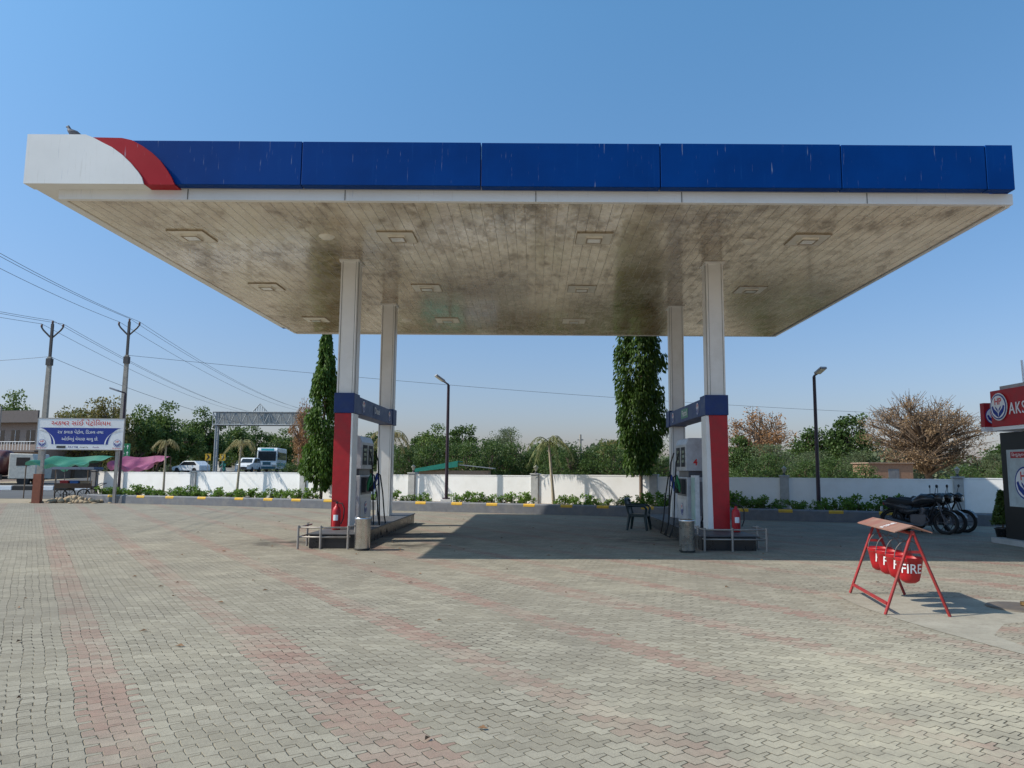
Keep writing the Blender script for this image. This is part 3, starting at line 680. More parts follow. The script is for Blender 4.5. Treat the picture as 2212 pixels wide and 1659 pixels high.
# ---------------------------------------------------------------- street lamps
def lamp(x,y,z,H,head,label):
    e=thing('street_lamp',label,'street lamp',(x,y,z),0,'yard street lamps')
    q=Bd(); q.cyl((0,0,0),(0,0,.06),.16,n=4); q.cyl((0,0,.06),(0,0,H),.07,.055,n=10); q.obj('pole',lampm,e)
    hx,hy,hz=head
    q=Bd(); q.path([(0,0,H-.1),(0,0,H+.02),(hx*.5,hy*.5,H+hz*.5)],.035,8)
    d=Vector((hx,hy,hz)).normalized(); 
    T=TR(hx*.35,hy*.35,H+hz*.4)@d.to_track_quat('X','Z').to_matrix().to_4x4()
    q.obj('bracket',lampm,e)
    q=Bd(); q.T=T; q.box(0,.42,-.12,.12,-.03,.04); q.box(-.08,0,-.05,.05,-.02,.03); q.obj('lamp_head',mat('lamp_head_grey',(.35,.35,.37),.4),e,bevel=.01)
    q=Bd(); q.T=T; q.box(.05,.38,-.1,.1,-.042,-.031); q.obj('lamp_lens',mat('lamp_lens',(.6,.6,.5),.2),e)
    return e
l1=lamp(-3.44,29.35,.45,4.5,(-.5,-.25,.35),'dark lamp post with tilted LED head in planting strip')
lamp(9.62,25.3,.31,4.55,(.12,-.5,.2),'dark lamp post with flat LED head in planting strip')
lamp(-20.0,36.0,.1,5.1,(-.9,-.1,.3),'dark lamp post with outstretched LED head near signboard')
q=Bd(); q.box(-.2,.2,-.2,.2,0,.14); o=q.obj('lamp_plinth',wallw,None,(-3.44,29.35,.31)); 
tag(o,'small white plinth under the lamp post','plinth')
# ---------------------------------------------------------------- signboard
e=thing('shop_signboard','white and blue billboard with red regional lettering on two posts','signboard',(-20.45,33.4,0),R(3))
w,h,z0=3.76,1.38,2.4
q=Bd(); q.box(-w/2,w/2,0,.06,z0,z0+h); q.obj('board',tx_w,e)
q=Bd()
for a in ((-w/2-.03,-w/2),(w/2,w/2+.03)): q.box(a[0],a[1],-.01,.07,z0-.03,z0+h+.03)
q.box(-w/2,w/2,-.01,.07,z0+h,z0+h+.03); q.box(-w/2,w/2,-.01,.07,z0-.03,z0); q.obj('frame',galv,e)
q=Bd(); q.T=TR(0,-.004,z0)@FY
def arcp(s,ins,y0_,hh_): return [(s*(w/2-.03-ins*math.sin(t)),y0_-hh_*(1-math.cos(t))) for t in [R(88)*i/10 for i in range(11)]]
A_=arcp(1,.62,.97,.77); B_=arcp(-1,.62,.97,.77)
q.add([(x,y,0) for x,y in A_+B_[::-1]],[tuple(range(22))],0)
for s in (-1,1):
    a1=arcp(s,.72,.90,.70); a2=arcp(s,.78,.87,.67)
    q.add([(x,y,.003) for x,y in a1+a2[::-1]],[tuple(range(22))],1)
q.obj('blue_field',[tx_b,tx_w],e)
q=Bd(); q.T=TR(0,-.01,z0)@FY
q.text('અકષર સાંઈ પેટોિલયમ',.29,TR(0,1.17,0),0,width=2.6,off=.006,rakar=['અકષર સાંઈ પેટ'])
q.obj('title_lettering',tx_r,e)
q=Bd(); q.T=TR(0,-.012,z0)@FY
q.text('૨૪ કલાક પેટોલ, િડઝલ તથા',.19,TR(0,.77,0),0,width=2.0,off=.006,rakar=['૨૪ કલાક પેટ'])
q.text('ઓઈલનું વેચાણ ચાલુ છે.',.19,TR(0,.46,0),0,width=1.6,off=.006); q.obj('body_lettering',tx_w,e)
q=Bd(); q.T=TR(0,-.008,z0)@FY
q.text('PAYTM',.12,TR(-.28,.1,0),1,width=.42); q.text('Google Pay',.08,TR(.2,.1,0),2); q.text('PhonePe',.08,TR(.72,.1,0),3)
q.add([(-1.0,.05,0),(-.6,.05,0),(-.6,.16,0),(-1.0,.16,0)],[(0,1,2,3)],2)
q.obj('payment_lettering',[tx_r,tx_b,mat('dark_lettering',(.05,.05,.05),.5),mat('purple_lettering',(.12,.02,.25),.5)],e)
for s in (-1,1):
    q=Bd(); q.T=TR(0,-.008,z0)@FY; emblem(q,TR(s*1.64,.28,0),.17,0,1,2); q.text('િહન્દુસ્તાન',.06,TR(s*1.64,.06,0),2,width=.4); q.obj('emblem',[tx_w,tx_b,tx_r],e)
for s in (-1,1):
    q=Bd(); q.box(s*1.62-.06,s*1.62+.06,.062,.16,0,z0+h); q.obj('post',galv,e)
q=Bd(); q.box(-1.9,-1.56,-.0,.24,0,1.3) ; q.obj('brick_pier',mat('red_brick_pier',(.28,.10,.06),.9,bmp=.4,scale=6),e)
# green road sign
e=thing('road_sign','green direction sign board with white text on a post','road sign',(-24.9,45,0))
q=Bd(); q.box(-.42,.42,0,.03,2.25,3.05); q.obj('sign_plate',green_s,e)
q=Bd(); q.T=TR(0,-.005,0)@FY; q.text('Ambach',.15,TR(-.1,2.86,0),0,width=.42); q.text('Saloara',.15,TR(-.1,2.46,0),0,width=.42)
for zc in (2.84,2.45):
    q.add([(.25,zc-.12,0),(.29,zc-.12,0),(.29,zc+.03,0),(.25,zc+.03,0)],[(0,1,2,3)],0); q.add([(.2,zc+.03,0),(.34,zc+.03,0),(.27,zc+.14,0)],[(0,1,2)],0)
q.obj('lettering',tx_w,e)
q=Bd(); q.cyl((0,.06,0),(0,.06,3.0),.04); q.obj('post',galv,e)
# ---------------------------------------------------------------- fire bucket stand
th=math.atan2(10.0-8.55,4.53-4.3)-math.pi/2
e=thing('fire_bucket_stand','red steel A-frame fire bucket stand with small gabled roof','fire bucket stand',(4.3,8.55,.008),th)
Ln=1.45
q=Bd()
for yy in (0,Ln):
    for s in (-1,1): q.path([(s*.34,yy+(-.03 if yy==0 else .03),0),(0,yy,.93)],.018,4)
    q.box(-.09,.09,yy-.008,yy+.008,.68,.71)
q.cyl((0,-.02,.90),(0,Ln+.02,.90),.018,n=8)
q.box(-.32,-.29,0,Ln,.1,.13)
q.obj('frame',dred,e)
q=Bd()
for s in (-1,1):
    q.prism([(0,-.04,.98),(s*.2,-.04,.91),(s*.2,-.04,.922),(0,-.04,.993)],(0,Ln+.1,0))
q.obj('gable_roof',mat('faded_red_sheet',(.27,.15,.11),.7,dirt=(.25,.06,.045),damt=.7,scale=7),e)
q=Bd(); 
sl=math.atan2(.07,.2)
q.T=TR(-.11,.5,.959)@Matrix.Rotation(-sl,4,'Y')@Matrix.Rotation(R(4),4,'Z'); q.text('FIRE',.16,Matrix.Identity(4),0,width=.18); q.obj('roof_lettering',tx_w,e)
for k in range(4):
    yy=.16+k*.37
    lx,ly=-math.sin(th)*yy,math.cos(th)*yy
    b=thing('fire_bucket','red sand bucket marked FIRE hanging from the stand','fire bucket',(4.3+lx,8.55+ly,.34),th+R((-3,10,6,12)[k]),'hanging fire buckets')
    q=Bd(); q.lathe([(0,-.0),(.06,.0),(.10,.03),(.118,.1),(.15,.285),(.158,.29),(.154,.28),(.146,.25)],n=24); q.obj('bucket_shell',red,b)
    q=Bd(); q.lathe([(0,.272),(.08,.265),(.145,.24)],n=20); q.obj('sand',soil,b)
    q=Bd(); q.path([(.155*math.cos(t),0,.275+.2*math.sin(t)) for t in [math.pi*i/10 for i in range(11)]],.006,5); q.path([(0,0,.475),(.02,0,.51),(0,0,.56)],.006,5); q.obj('handle',mat('handle_steel',(.12,.1,.1),.5),b)
    v,f=textgeo('FIRE',.15,0,.01)
    xs_=[a[0] for a in v]; kk=.235/(max(xs_)-min(xs_)); vv=[]
    for a in v:
        z=.165+a[1]; rad=.118+.173*(z-.1)+.005; t=-math.pi/2+a[0]*kk/rad-.05; vv.append((rad*math.cos(t),rad*math.sin(t),z))
    q=Bd(); q.add(vv,f); q.obj('lettering',tx_w,b)
# manhole
e=thing('manhole_cover','round steel tank manhole cover with brass dip valve','manhole cover',(5.75,9.05,.01))
q=Bd(); q.lathe([(0,.02),(.3,.02),(.32,.015),(.33,0)],n=30); q.obj('cover_plate',mat('rust_steel',(.16,.13,.10),.6,.4),e)
q=Bd(); q.cyl((.1,0,.03),(.1,0,.07),.05); q.path([(.1,0,.06),(.25,-.08,.06)],.012,6); q.obj('valve',mat('brass',(.3,.2,.09),.45,.8),e)
# ---------------------------------------------------------------- motorcycles
def moto(x,y,rot,label,c1):
    e=thing('motorcycle',label,'motorcycle',(x,y,.004),rot,'parked motorcycles')
    pm=mat('moto_paint_'+c1[0],c1[1],.25); eng=mat('engine_alloy',(.12,.12,.13),.4,.7)
    for wx in (-.64,.64):
        q=Bd(); q.torus((wx,0,.3),.265,.045); q.obj('tyre',rubber,e)
        q=Bd(); q.torus((wx,0,.3),.225,.012,k=6)
        for i in range(6):
            a=i*math.pi/3; q.path([(wx,0,.3),(wx+.22*math.cos(a),0,.3+.22*math.sin(a))],.011,5)
        q.cyl((wx,-.05,.3),(wx,.05,.3),.045,n=12); q.obj('rim',eng,e)
    q=Bd()
    for s in (-1,1): q.path([(.64,s*.08,.3),(.46,s*.07,.86)],[.022,.018],8)
    q.obj('front_fork',eng,e)
    q=Bd(); q.path([(.43,0,.84),(.1,0,.72),(-.4,0,.66),(-.75,0,.74)],.03,8); q.path([(.42,0,.8),(.2,0,.35),(-.2,0,.3),(-.3,0,.66)],.025,8)
    for s in (-1,1): q.path([(-.1,s*.09,.33),(-.64,s*.09,.3)],.018,6); q.path([(-.62,s*.11,.32),(-.5,s*.11,.68)],.028,8)
    q.path([(-.05,.14,.3),(.0,.3,.0)],.012,6); q.obj('chassis',rubber,e)
    q=Bd(); q.path([(.44,0,.86),(.3,0,.9),(.12,0,.89),(-.08,0,.8),(-.16,0,.76)],[.05,.135,.15,.11,.05],12); q.obj('fuel_tank',pm,e)
    q=Bd(); q.path([(-.1,0,.79),(-.25,0,.775),(-.5,0,.80),(-.72,0,.84),(-.8,0,.84)],[.05,.11,.115,.095,.03],10); q.obj('seat',rubber,e)
    q=Bd(); q.path([(-.15,0,.62),(-.4,0,.66),(-.72,0,.75),(-.88,0,.78)],[.1,.15,.11,.04],10)
    for s in (-1,1): q.path([(.0,s*.1,.6),(-.2,s*.12,.56),(-.42,s*.11,.58)],[.04,.1,.06],8)
    q.obj('tail_cover',pm,e)
    q=Bd(); q.box(-.18,.2,-.12,.12,.2,.5); q.cyl((.05,0,.4),(.16,0,.66),.095,.09,12)
    for i in range(4): q.cyl((.07+i*.02,0,.45+i*.04),(.075+i*.02,0,.46+i*.04),.12,n=12)
    q.obj('engine',eng,e,bevel=.015)
    q=Bd(); q.path([(.16,-.08,.48),(.28,-.12,.35),(.1,-.15,.2),(-.25,-.17,.24),(-.75,-.19,.36)],[.02,.02,.025,.05,.055],10); q.obj('exhaust',eng,e)
    q=Bd(); q.path([(.32,-.36,1.02),(.4,-.2,1.04),(.45,0,.96),(.4,.2,1.04),(.32,.36,1.02)],.018,6); q.obj('handlebar',rubber,e)
    for s in (-1,1):
        q=Bd(); q.path([(.36,s*.27,1.03),(.38,s*.34,1.2)],.007,5); q.ell((.38,s*.36,1.23),.015,.07,.045); q.obj('mirror',rubber,e)
    q=Bd(); q.path([(.42,0,.94),(.5,0,.93),(.6,0,.9)],[.09,.14,.1],14); q.obj('headlight_cowl',pm,e)
    q=Bd(); q.ell((.6,0,.9),.03,.085,.085); q.obj('headlight',lens,e)
    for wx,a0,a1,nm in ((.64,20,150,'front_mudguard'),(-.64,20,170,'rear_mudguard')):
        q=Bd(); aa=[R(a0+i*(a1-a0)/8) for i in range(9)]
        q.add([(wx+.325*math.cos(a),s*.07,.3+.325*math.sin(a)) for a in aa for s in (-1,1)],[(2*i,2*i+1,2*i+3,2*i+2) for i in range(8)],0,True); q.obj(nm,pm,e)
    q=Bd(); q.box(-.92,-.9,-.09,.09,.55,.67); q.obj('number_plate',tx_w,e)
    q=Bd(); q.box(-.86,-.82,-.05,.05,.72,.78); q.obj('tail_light',red,e)
moto(10.2,19.9,R(-40),'dark grey motorcycle parked on paving by the planter',('g',(.03,.032,.036)))
moto(10.65,20.25,R(-48),'black motorcycle parked beside the first one',('b',(.012,.012,.013)))
moto(11.2,20.7,R(-52),'black motorcycle parked at the end of the row',('b',(.012,.012,.013)))
# ---------------------------------------------------------------- potted plant
e=thing('potted_plant','small conical dark shrub in a black pot','potted plant',(10.92,17.5,.004))
q=Bd(); q.lathe([(0,0),(.12,0),(.17,.3),(.19,.3),(.19,.33),(.16,.33),(.15,.28),(0,.28)],n=20); q.obj('pot',black,e)
q=Bd(); q.path([(0,0,.25),(0.01,0,.6),(0,0,1.0)],[.02,.015,.008],6); q.obj('stem',bark,e)
t=np.random.rand(1700); a=np.random.rand(1700)*6.28; r=(1-t*.85)*.26*np.random.rand(1700)**.4
leaves('foliage',np.stack([r*np.cos(a),r*np.sin(a),.4+t*.78],1),.085,.5,np.random.normal(size=(1700,3)),lg2,e)
# ---------------------------------------------------------------- sales building
m,nt,b=nt_new('dark_wall_tile'); P=pos(nt)
br=nt.nodes.new('ShaderNodeTexBrick'); mp=nt.nodes.new('ShaderNodeMapping'); nt.links.new(P,mp.inputs[0]); mp.inputs['Rotation'].default_value=(R(90),0,R(90)); nt.links.new(mp.outputs[0],br.inputs[0])
br.inputs['Color1'].default_value=(.02,.02,.022,1); br.inputs['Color2'].default_value=(.05,.05,.05,1); br.inputs['Mortar'].default_value=(.01,.01,.01,1)
br.inputs['Scale'].default_value=1.; br.inputs['Brick Width'].default_value=.3; br.inputs['Row Height'].default_value=.1; br.inputs['Mortar Size'].default_value=.006
nt.links.new(br.outputs[0],b.inputs['Base Color']); b.inputs['Roughness'].default_value=.35; tile=m
e=thing('sales_building','dark tiled sales building with red fascia sign and round emblem','building',(13.4,14,0))
T1=TR(-13.4,-14,0)
def sb(): q=Bd(); q.T=T1.copy(); return q
q=sb(); q.box(10.8,16,10.5,17.2,0,2.52); q.obj('wall',tile,e)
q=sb(); q.box(10.6,16.2,10.3,17.45,0,.12); q.obj('plinth',grey,e)
q=sb(); q.box(10.15,16.2,10.3,16.42,2.601,3.4); q.obj('fascia_sign',red,e,bevel=.01)
q=sb(); q.box(10.16,16.2,10.31,16.41,2.521,2.598); q.obj('fascia_lower_edge',tx_w,e)
q=sb(); q.box(10.3,16.1,10.4,16.3,3.401,3.5); q.obj('roof_slab',grey,e)
q=sb(); q.box(10.5,11.3,17.25,17.4,2.66,3.22,0); q.box(10.5,11.3,17.25,17.4,2.56,2.657,1); q.obj('end_sign',[red,tx_w],e)
q=sb(); emblem(q,TR(10.72,17.24,2.92)@FY,.2,0,1,2); q.obj('emblem',[tx_w,tx_b,tx_r],e)
q=sb(); q.T=q.T@TR(10.12,16.1,3.03)@FNX; q.disc(.30,-.004,0); q.T=T1.copy(); emblem(q,TR(10.115,16.1,3.03)@FNX,.275,0,1,2); q.obj('round_emblem',[tx_w,tx_b,tx_r],e)
q=sb(); q.text('AKSHAR',.36,TR(10.135,15.18,2.95)@FNX,0,extr=.006,width=1.18,off=-.004,sp=1.12); q.obj('shop_lettering',tx_w,e)
q=sb(); q.box(10.765,10.798,15.6,16.95,.85,2.12,0); q.box(10.757,10.764,15.75,16.8,1.93,2.07,1); q.obj('poster',[mat('poster_grey',(.46,.54,.56),.4),red],e)
q=sb(); emblem(q,TR(10.76,16.35,1.38)@FNX,.36,0,1,2); q.text('િહન્દુસ્તાન પેટ્રોિલયમ',.09,TR(10.754,16.28,2.0)@FNX,0,width=.95); q.obj('poster_print',[tx_w,tx_b,tx_r],e)
q=sb(); q.cyl((11.35,17.0,2.52),(11.3,17.0,4.2),.025,n=8); q.obj('antenna_mast',tx_w,e)
# ---------------------------------------------------------------- utility poles, wires
def upole(x,y,H,label):
    e=thing('utility_pole',label,'utility pole',(x,y,0),0,'roadside utility poles')
    q=Bd(); q.add([(-.17,-.12,0),(.17,-.12,0),(.17,.12,0),(-.17,.12,0),(-.1,-.08,H*.8),(.1,-.08,H*.8),(.1,.08,H*.8),(-.1,.08,H*.8)],[(0,3,2,1),(4,5,6,7),(0,1,5,4),(1,2,6,5),(2,3,7,6),(3,0,4,7)]); q.obj('pole_shaft',pole_c,e)
    q=Bd(); st=mat('dark_steel',(.06,.055,.055),.6); q.box(-.06,.06,-.06,.06,H*.8,H-.05)
    q.path([(-.62,0,H-.25),(-.5,0,H-.42),(-.05,0,H-.85)],.05,6); q.path([(.62,0,H-.25),(.5,0,H-.42),(.05,0,H-.85)],.05,6); q.box(-.14,.14,-.13,.13,H*.75,H*.79)
    q.obj('cross_arm',st,e)
    for px_,pz in ((-.62,H-.25),(.62,H-.25),(0,H-.05)):
        q=Bd(); q.lathe([(.0,0),(.03,0),(.07,.04),(.04,.08),(.07,.12),(.03,.18),(0,.2)],(px_,0,pz),10); q.obj('insulator',mat('brown_porcelain',(.12,.05,.03),.3),e)
upole(-27.8,42,9.85,'weathered concrete electric pole with V-shaped cross arm'); upole(-24.5,44,10.4,'tall concrete electric pole with V-shaped cross arm')
wm=mat('wire_black',(.06,.06,.065),.5)
def wire(a,b_,sag,r=.011):
    a=Vector(a);b_=Vector(b_); mid=(a+b_)/2; q=Bd()
    q.path([a.lerp(b_,i/24)-Vector((0,0,sag*4*(i/24)*(1-i/24)))-a for i in range(25)],r,5)
    o=q.obj('overhead_wire',wm,None,tuple(a)); tag(o,'thin black overhead power line hanging between poles','wire','overhead power lines')
for dx,dz in ((-.62,-.05),(.62,-.05),(0,.15)):
    wire((-24.5+dx,44,10.4+dz),(-21+dx,16,11.4+dz),.5); wire((-24.5+dx,44,10.4+dz),(-31+dx,100,9.4+dz),.8)
    wire((-27.8+dx,42,9.85+dz),(-32+dx,16,10.2+dz),.6); wire((-27.8+dx,42,9.85+dz),(-41+dx,108,9.6+dz),.8)
wire((-24.4,44,8.3),(46,60,5.9),.7); wire((-27.8,42,7.9),(-50,50,8.6),.3); wire((-27.8,42,7.9),(-20,52,4.6),.3)
for x,y,h in ((-52,72,7.5),(3.1,50,4.0)):
    q=Bd(); q.path([(0,0,0),(0,0,h)],[.12,.07],8); q.box(-.2,.2,-.04,.04,h-.4,h-.32); o=q.obj('distant_utility_pole',pole_c,None,(x,y,0)); tag(o,'slim distant utility pole with short cross arm','utility pole','distant utility poles')
# ---------------------------------------------------------------- gantry
e=thing('overhead_sign_gantry','grey steel truss gantry spanning the highway','gantry',(-31.6,85,.9))
st=mat('gantry_steel',(.30,.32,.33),.5,.3)
for x in (-4.8,4.8):
    q=Bd()
    for yy in (-.3,.3): q.cyl((x,yy,-.6),(x,yy,7.1),.13,n=8)
    for z in np.arange(.5,6,1.): q.path([(x,-.3,z),(x,.3,z+.6)],.04,5)
    q.obj('post',st,e)
q=Bd()
for yy in (-.4,.4):
    for z in (5.65,7.1): q.cyl((-5.2,yy,z),(5.2,yy,z),.09,n=6)
    n_=16
    for i in range(n_):
        a=-5.2+10.4*i/n_; bb=-5.2+10.4*(i+1)/n_
        q.path([(a,yy,5.65 if i%2 else 7.1),(bb,yy,7.1 if i%2 else 5.65)],.055,5); q.path([(a,yy,5.65),(a,yy,7.1)],.05,5)
q.path([(-.9,0,7.1),(0,0,8.1),(.9,0,7.1)],.07,5)
for i in range(-3,4): q.cyl((i*.25,0,7.1),(i*.25,0,7.9-abs(i)*.2),.04,n=5)
q.obj('truss',st,e)
q=Bd(); q.box(-5.1,5.1,-.3,.3,5.6,5.68); q.box(-5.1,5.1,.2,.24,5.8,7.0); q.obj('walkway',mat('gantry_sheet',(.36,.37,.36),.6),e)
# ---------------------------------------------------------------- vehicles
def wheels(e,pts,r,w=.2):
    for x,y in pts:
        q=Bd(); q.cyl((x,y-w/2,r),(x,y+w/2,r),r,n=18); q.obj('wheel',rubber,e); 
def bus(x,y,z,rot):
    e=thing('passenger_bus','white passenger coach with dark windscreen driving on the highway','bus',(x,y,z),rot)
    pb=mat('bus_white',(.7,.74,.76),.3)
    pr=[(5.2,.35),(5.3,.9),(5.2,1.6),(5.0,2.8),(4.7,3.15),(-5.2,3.2),(-5.3,2.9),(-5.3,.35)]
    q=Bd(); q.prism([(a,-1.25,b_) for a,b_ in pr],(0,2.5,0)); q.obj('body',pb,e,bevel=.08)
    q=Bd(); q.add([(5.245,-1.1,1.45),(5.245,1.1,1.45),(5.04,1.1,2.68),(5.04,-1.1,2.68)],[(0,1,2,3)]); q.obj('windscreen',glassd,e)
    q=Bd(); q.add([(5.03,-.8,2.78),(5.03,.8,2.78),(4.83,.8,3.06),(4.83,-.8,3.06)],[(0,1,2,3)],0); q.obj('destination_board',mat('teal_panel',(.02,.25,.3),.4),e)
    for s in (-1,1):
        q=Bd()
        for i in range(6): x0=-4.9+i*1.6; q.box(x0,x0+1.5,s*1.256-.004,s*1.256+.004,1.6,2.6)
        q.obj('side_window',glassd,e)
        q=Bd(); q.box(-5.2,5.0,s*1.256-.004,s*1.256+.004,.8,1.2); q.obj('side_stripe',mat('teal_panel',(.02,.25,.3),.4),e)
        q=Bd(); q.box(5.28,5.31,s*.9-.2,s*.9+.2,.75,.95); q.obj('headlight',lens,e)
        q=Bd(); q.path([(5.0,s*1.2,2.8),(5.4,s*1.45,2.6),(5.4,s*1.45,2.2)],.04,6); q.box(5.34,5.42,s*1.45-.1,s*1.45+.1,1.9,2.3); q.obj('mirror',rubber,e)
    q=Bd(); q.box(5.27,5.32,-1.1,1.1,.4,.7); q.box(5.27,5.3,-.5,.5,.9,1.3); q.obj('bumper',mat('bus_teal_dark',(.03,.12,.16),.4),e)
    wheels(e,[(3.6,-1.1),(3.6,1.1),(-3.2,-1.1),(-3.2,1.1)],.48,.3)
bus(-35.9,102,1.15,R(-78))
def car(x,y,z,rot,label,H=1.0):
    e=thing('passenger_car',label,'car',(x,y,z),rot,'cars on the highway')
    pc=mat('car_white',(.75,.76,.77),.25)
    pr=[(2.1,.3),(2.15,.6),(2.0,.85),(1.1,1.0),(.5,1.5),(.2,1.58),(-1.3,1.58),(-1.9,1.1),(-2.05,1.0),(-2.1,.3)]
    q=Bd(); q.prism([(a,-.85,b_*H) for a,b_ in pr],(0,1.7,0)); q.obj('body',pc,e,bevel=.08)
    q=Bd(); q.add([(1.09,-.7,1.03*H),(1.09,.7,1.03*H),(.56,.62,1.47*H),(.56,-.62,1.47*H)],[(0,1,2,3)]); q.obj('windscreen',glassd,e)
    for s in (-1,1):
        q=Bd(); q.add([(.9,s*.856,1.03*H),(-1.6,s*.856,1.03*H),(-1.25,s*.856,1.48*H),(.35,s*.856,1.48*H)],[(0,1,2,3)]); q.obj('side_window',glassd,e)
        q=Bd(); q.box(2.0,2.16,s*.65-.15,s*.65+.15,.62*H,.78*H); q.obj('headlight',lens,e)
    q=Bd(); q.box(2.13,2.17,-.45,.45,.4,.62); q.obj('grille',rubber,e)
    wheels(e,[(1.3,-.78),(1.3,.78),(-1.3,-.78),(-1.3,.78)],.32)
car(-35.6,93,1.14,R(-88),'white car driving on the highway in front of the bus',1.12); car(-40.5,88,1.0,R(160),'white hatchback turning at the highway',.9)
# tanker
e=thing('tanker_truck','maroon and white fuel tanker lorry parked on the road','tanker truck',(-47,64,.006),R(4))
q=Bd(); q.T=Matrix.Rotation(R(90),4,'Y')
prof=[(0,-5.5),(.7,-5.45),(1.05,-5.2),(1.1,-4.9),(1.1,1.6),(1.0,1.85),(.6,2.0),(0,2.05)]
q.lathe(prof,(-1.95,0,0),24,0); q.obj('tank',mat('tanker_maroon',(.10,.03,.03),.4,dirt=(.3,.28,.25)),e)
q=Bd(); q.T=TR(-1.8,-1.12,1.95)@FY; q.box(-3.3,3.2,-.3,.3,-.02,.02,0); q.T=TR(-1,-1.15,1.95)@FY; emblem(q,TR(0,0,0),.4,0,1,2); q.obj('white_band',[tx_w,tx_b,tx_r],e)
q=Bd(); q.prism([(2.5,-1.2,.6),(4.7,-1.2,.6),(4.75,-1.2,1.6),(4.4,-1.2,2.7),(2.5,-1.2,2.75)],(0,2.4,0)); q.obj('cab',mat('cab_cream',(.6,.56,.48),.4),e,bevel=.06)
q=Bd(); q.box(3.1,4.2,-1.21,-1.203,1.7,2.4); q.obj('side_window',glassd,e)
q=Bd(); q.box(-5.6,4.6,-.9,.9,.55,.8); q.box(-4,2.,-1.15,-1.1,.5,.95); q.obj('chassis',rubber,e)
wheels(e,[(x_,y_) for x_ in (-4.6,-3.5,3.7) for y_ in (-1.0,1.0)],.5,.3)
# rider
ex=thing('motor_scooter','small scooter ridden on the highway','scooter',(-33.4,80,.76),R(-90))
q=Bd(); q.torus((.55,0,.24),.19,.05); q.obj('wheel',rubber,ex)
q=Bd(); q.torus((-.5,0,.24),.19,.05); q.obj('wheel',rubber,ex)
q=Bd(); q.path([(-.75,0,.6),(-.4,0,.62),(-.05,0,.55),(0,0,.3),(.35,0,.3),(.5,0,.6),(.4,0,.95)],[.06,.16,.15,.1,.1,.12,.06],10); q.obj('body',mat('scooter_grey',(.15,.16,.18),.3),ex)
q=Bd(); q.path([(.33,-.3,1.0),(.4,0,.96),(.33,.3,1.0)],.02,6); q.obj('handlebar',rubber,ex)
J=dict(p=(-.25,0,.72),w=(-.22,0,.95),c=(-.12,0,1.22),n=(-.08,0,1.38),h0=(-.04,0,1.47),h1=(-.03,0,1.6),
 ls=(-.12,.18,1.3),le=(.08,.24,1.08),lh=(.3,.27,1.03),rs=(-.12,-.18,1.3),re=(.08,-.24,1.08),rh=(.3,-.27,1.03),
 lp=(-.22,.1,.72),lk=(.18,.16,.72),la=(.18,.14,.4),lf=(.3,.14,.36),rp=(-.22,-.1,.72),rk=(.18,-.16,.72),ra=(.18,-.14,.4),rf=(.3,-.14,.36))
rad=dict(p=.15,w=.13,c=.16,n=.06,h0=.09,h1=.09,ls=.07,le=.045,lh=.035,rs=.07,re=.045,rh=.035,lp=.1,lk=.065,la=.045,lf=.04,rp=.1,rk=.065,ra=.045,rf=.04)
ks=list(J); ed=[('p','w'),('w','c'),('c','n'),('n','h0'),('h0','h1'),('c','ls'),('ls','le'),('le','lh'),('c','rs'),('rs','re'),('re','rh'),('p','lp'),('lp','lk'),('lk','la'),('la','lf'),('p','rp'),('rp','rk'),('rk','ra'),('ra','rf')]
me=bpy.data.meshes.new('person'); me.from_pydata([J[k] for k in ks],[(ks.index(a),ks.index(b_)) for a,b_ in ed],[])
po=bpy.data.objects.new('person',me); C.objects.link(po); po.location=(-33.4,80,.76); po.rotation_euler=(0,0,R(-90)); tag(po,'person in teal shirt riding a scooter','person')
me.materials.append(mat('teal_shirt',(.03,.2,.16),.8)); md=po.modifiers.new('skin','SKIN')
for i,k in enumerate(ks): me.skin_vertices[0].data[i].radius=(rad[k],rad[k])
me.skin_vertices[0].data[0].use_root=True
po.modifiers.new('sub','SUBSURF').levels=1
# ---------------------------------------------------------------- background buildings
bw=mat('building_grey_brown',(.30,.235,.20),.9,bmp=.2); 
e=thing('roadside_building','long two-storey grey brown roadside building with balcony windows','building',(-60,82,0),R(-12))
q=Bd(); q.box(-16,6.5,0,9,0,6.4); q.obj('wall',bw,e)
q=Bd(); q.box(-16.2,6.8,-.9,9.2,6.4,6.7); q.box(-16,6.6,-.8,0,3.2,3.4); q.box(-16.2,6.8,-.9,-.7,6.7,7.7); q.obj('roof_slab',mat('building_dark',(.13,.11,.105),.8),e)
for i in range(11):
    for z in (.9,4.1):
        q=Bd(); x=-15.4+i*2; q.box(x,x+1.1,-.02,.02,z,z+1.5,0); q.box(x+.53,x+.57,-.04,-.021,z,z+1.5,1); q.obj('window',[glassd,tx_w],e)
q=Bd()
for i in range(60): q.box(-15.9+i*.37,-15.86+i*.37,-.8,-.77,3.4,4.3)
q.box(-16,6.6,-.82,-.76,4.3,4.36); q.obj('balcony_railing',tx_w,e)
bk=mat('brick_rough',(.30,.17,.11),.95,bmp=.5,scale=8)
e=thing('brick_hut','low unfinished brick hut beyond the wall','hut',(23.2,48,0)); q=Bd(); q.box(-1.6,1.2,0,2.5,0,2.15); q.obj('wall',bk,e); q=Bd(); q.box(-1.7,1.3,-.1,2.6,2.151,2.22); q.obj('roof',mat('tin_dusty',(.32,.22,.16),.8),e); q=Bd(); q.box(-.4,.3,-.02,0,0,1.8); q.obj('door',dgrey,e)
e=thing('makeshift_shack','makeshift shack roofed with green sheets beyond the wall','shack',(-5.2,42,0))
q=Bd(); q.box(-1.3,2.6,0,2.6,0,1.55); q.obj('wall',mat('shack_mud',(.26,.2,.15),.95),e)
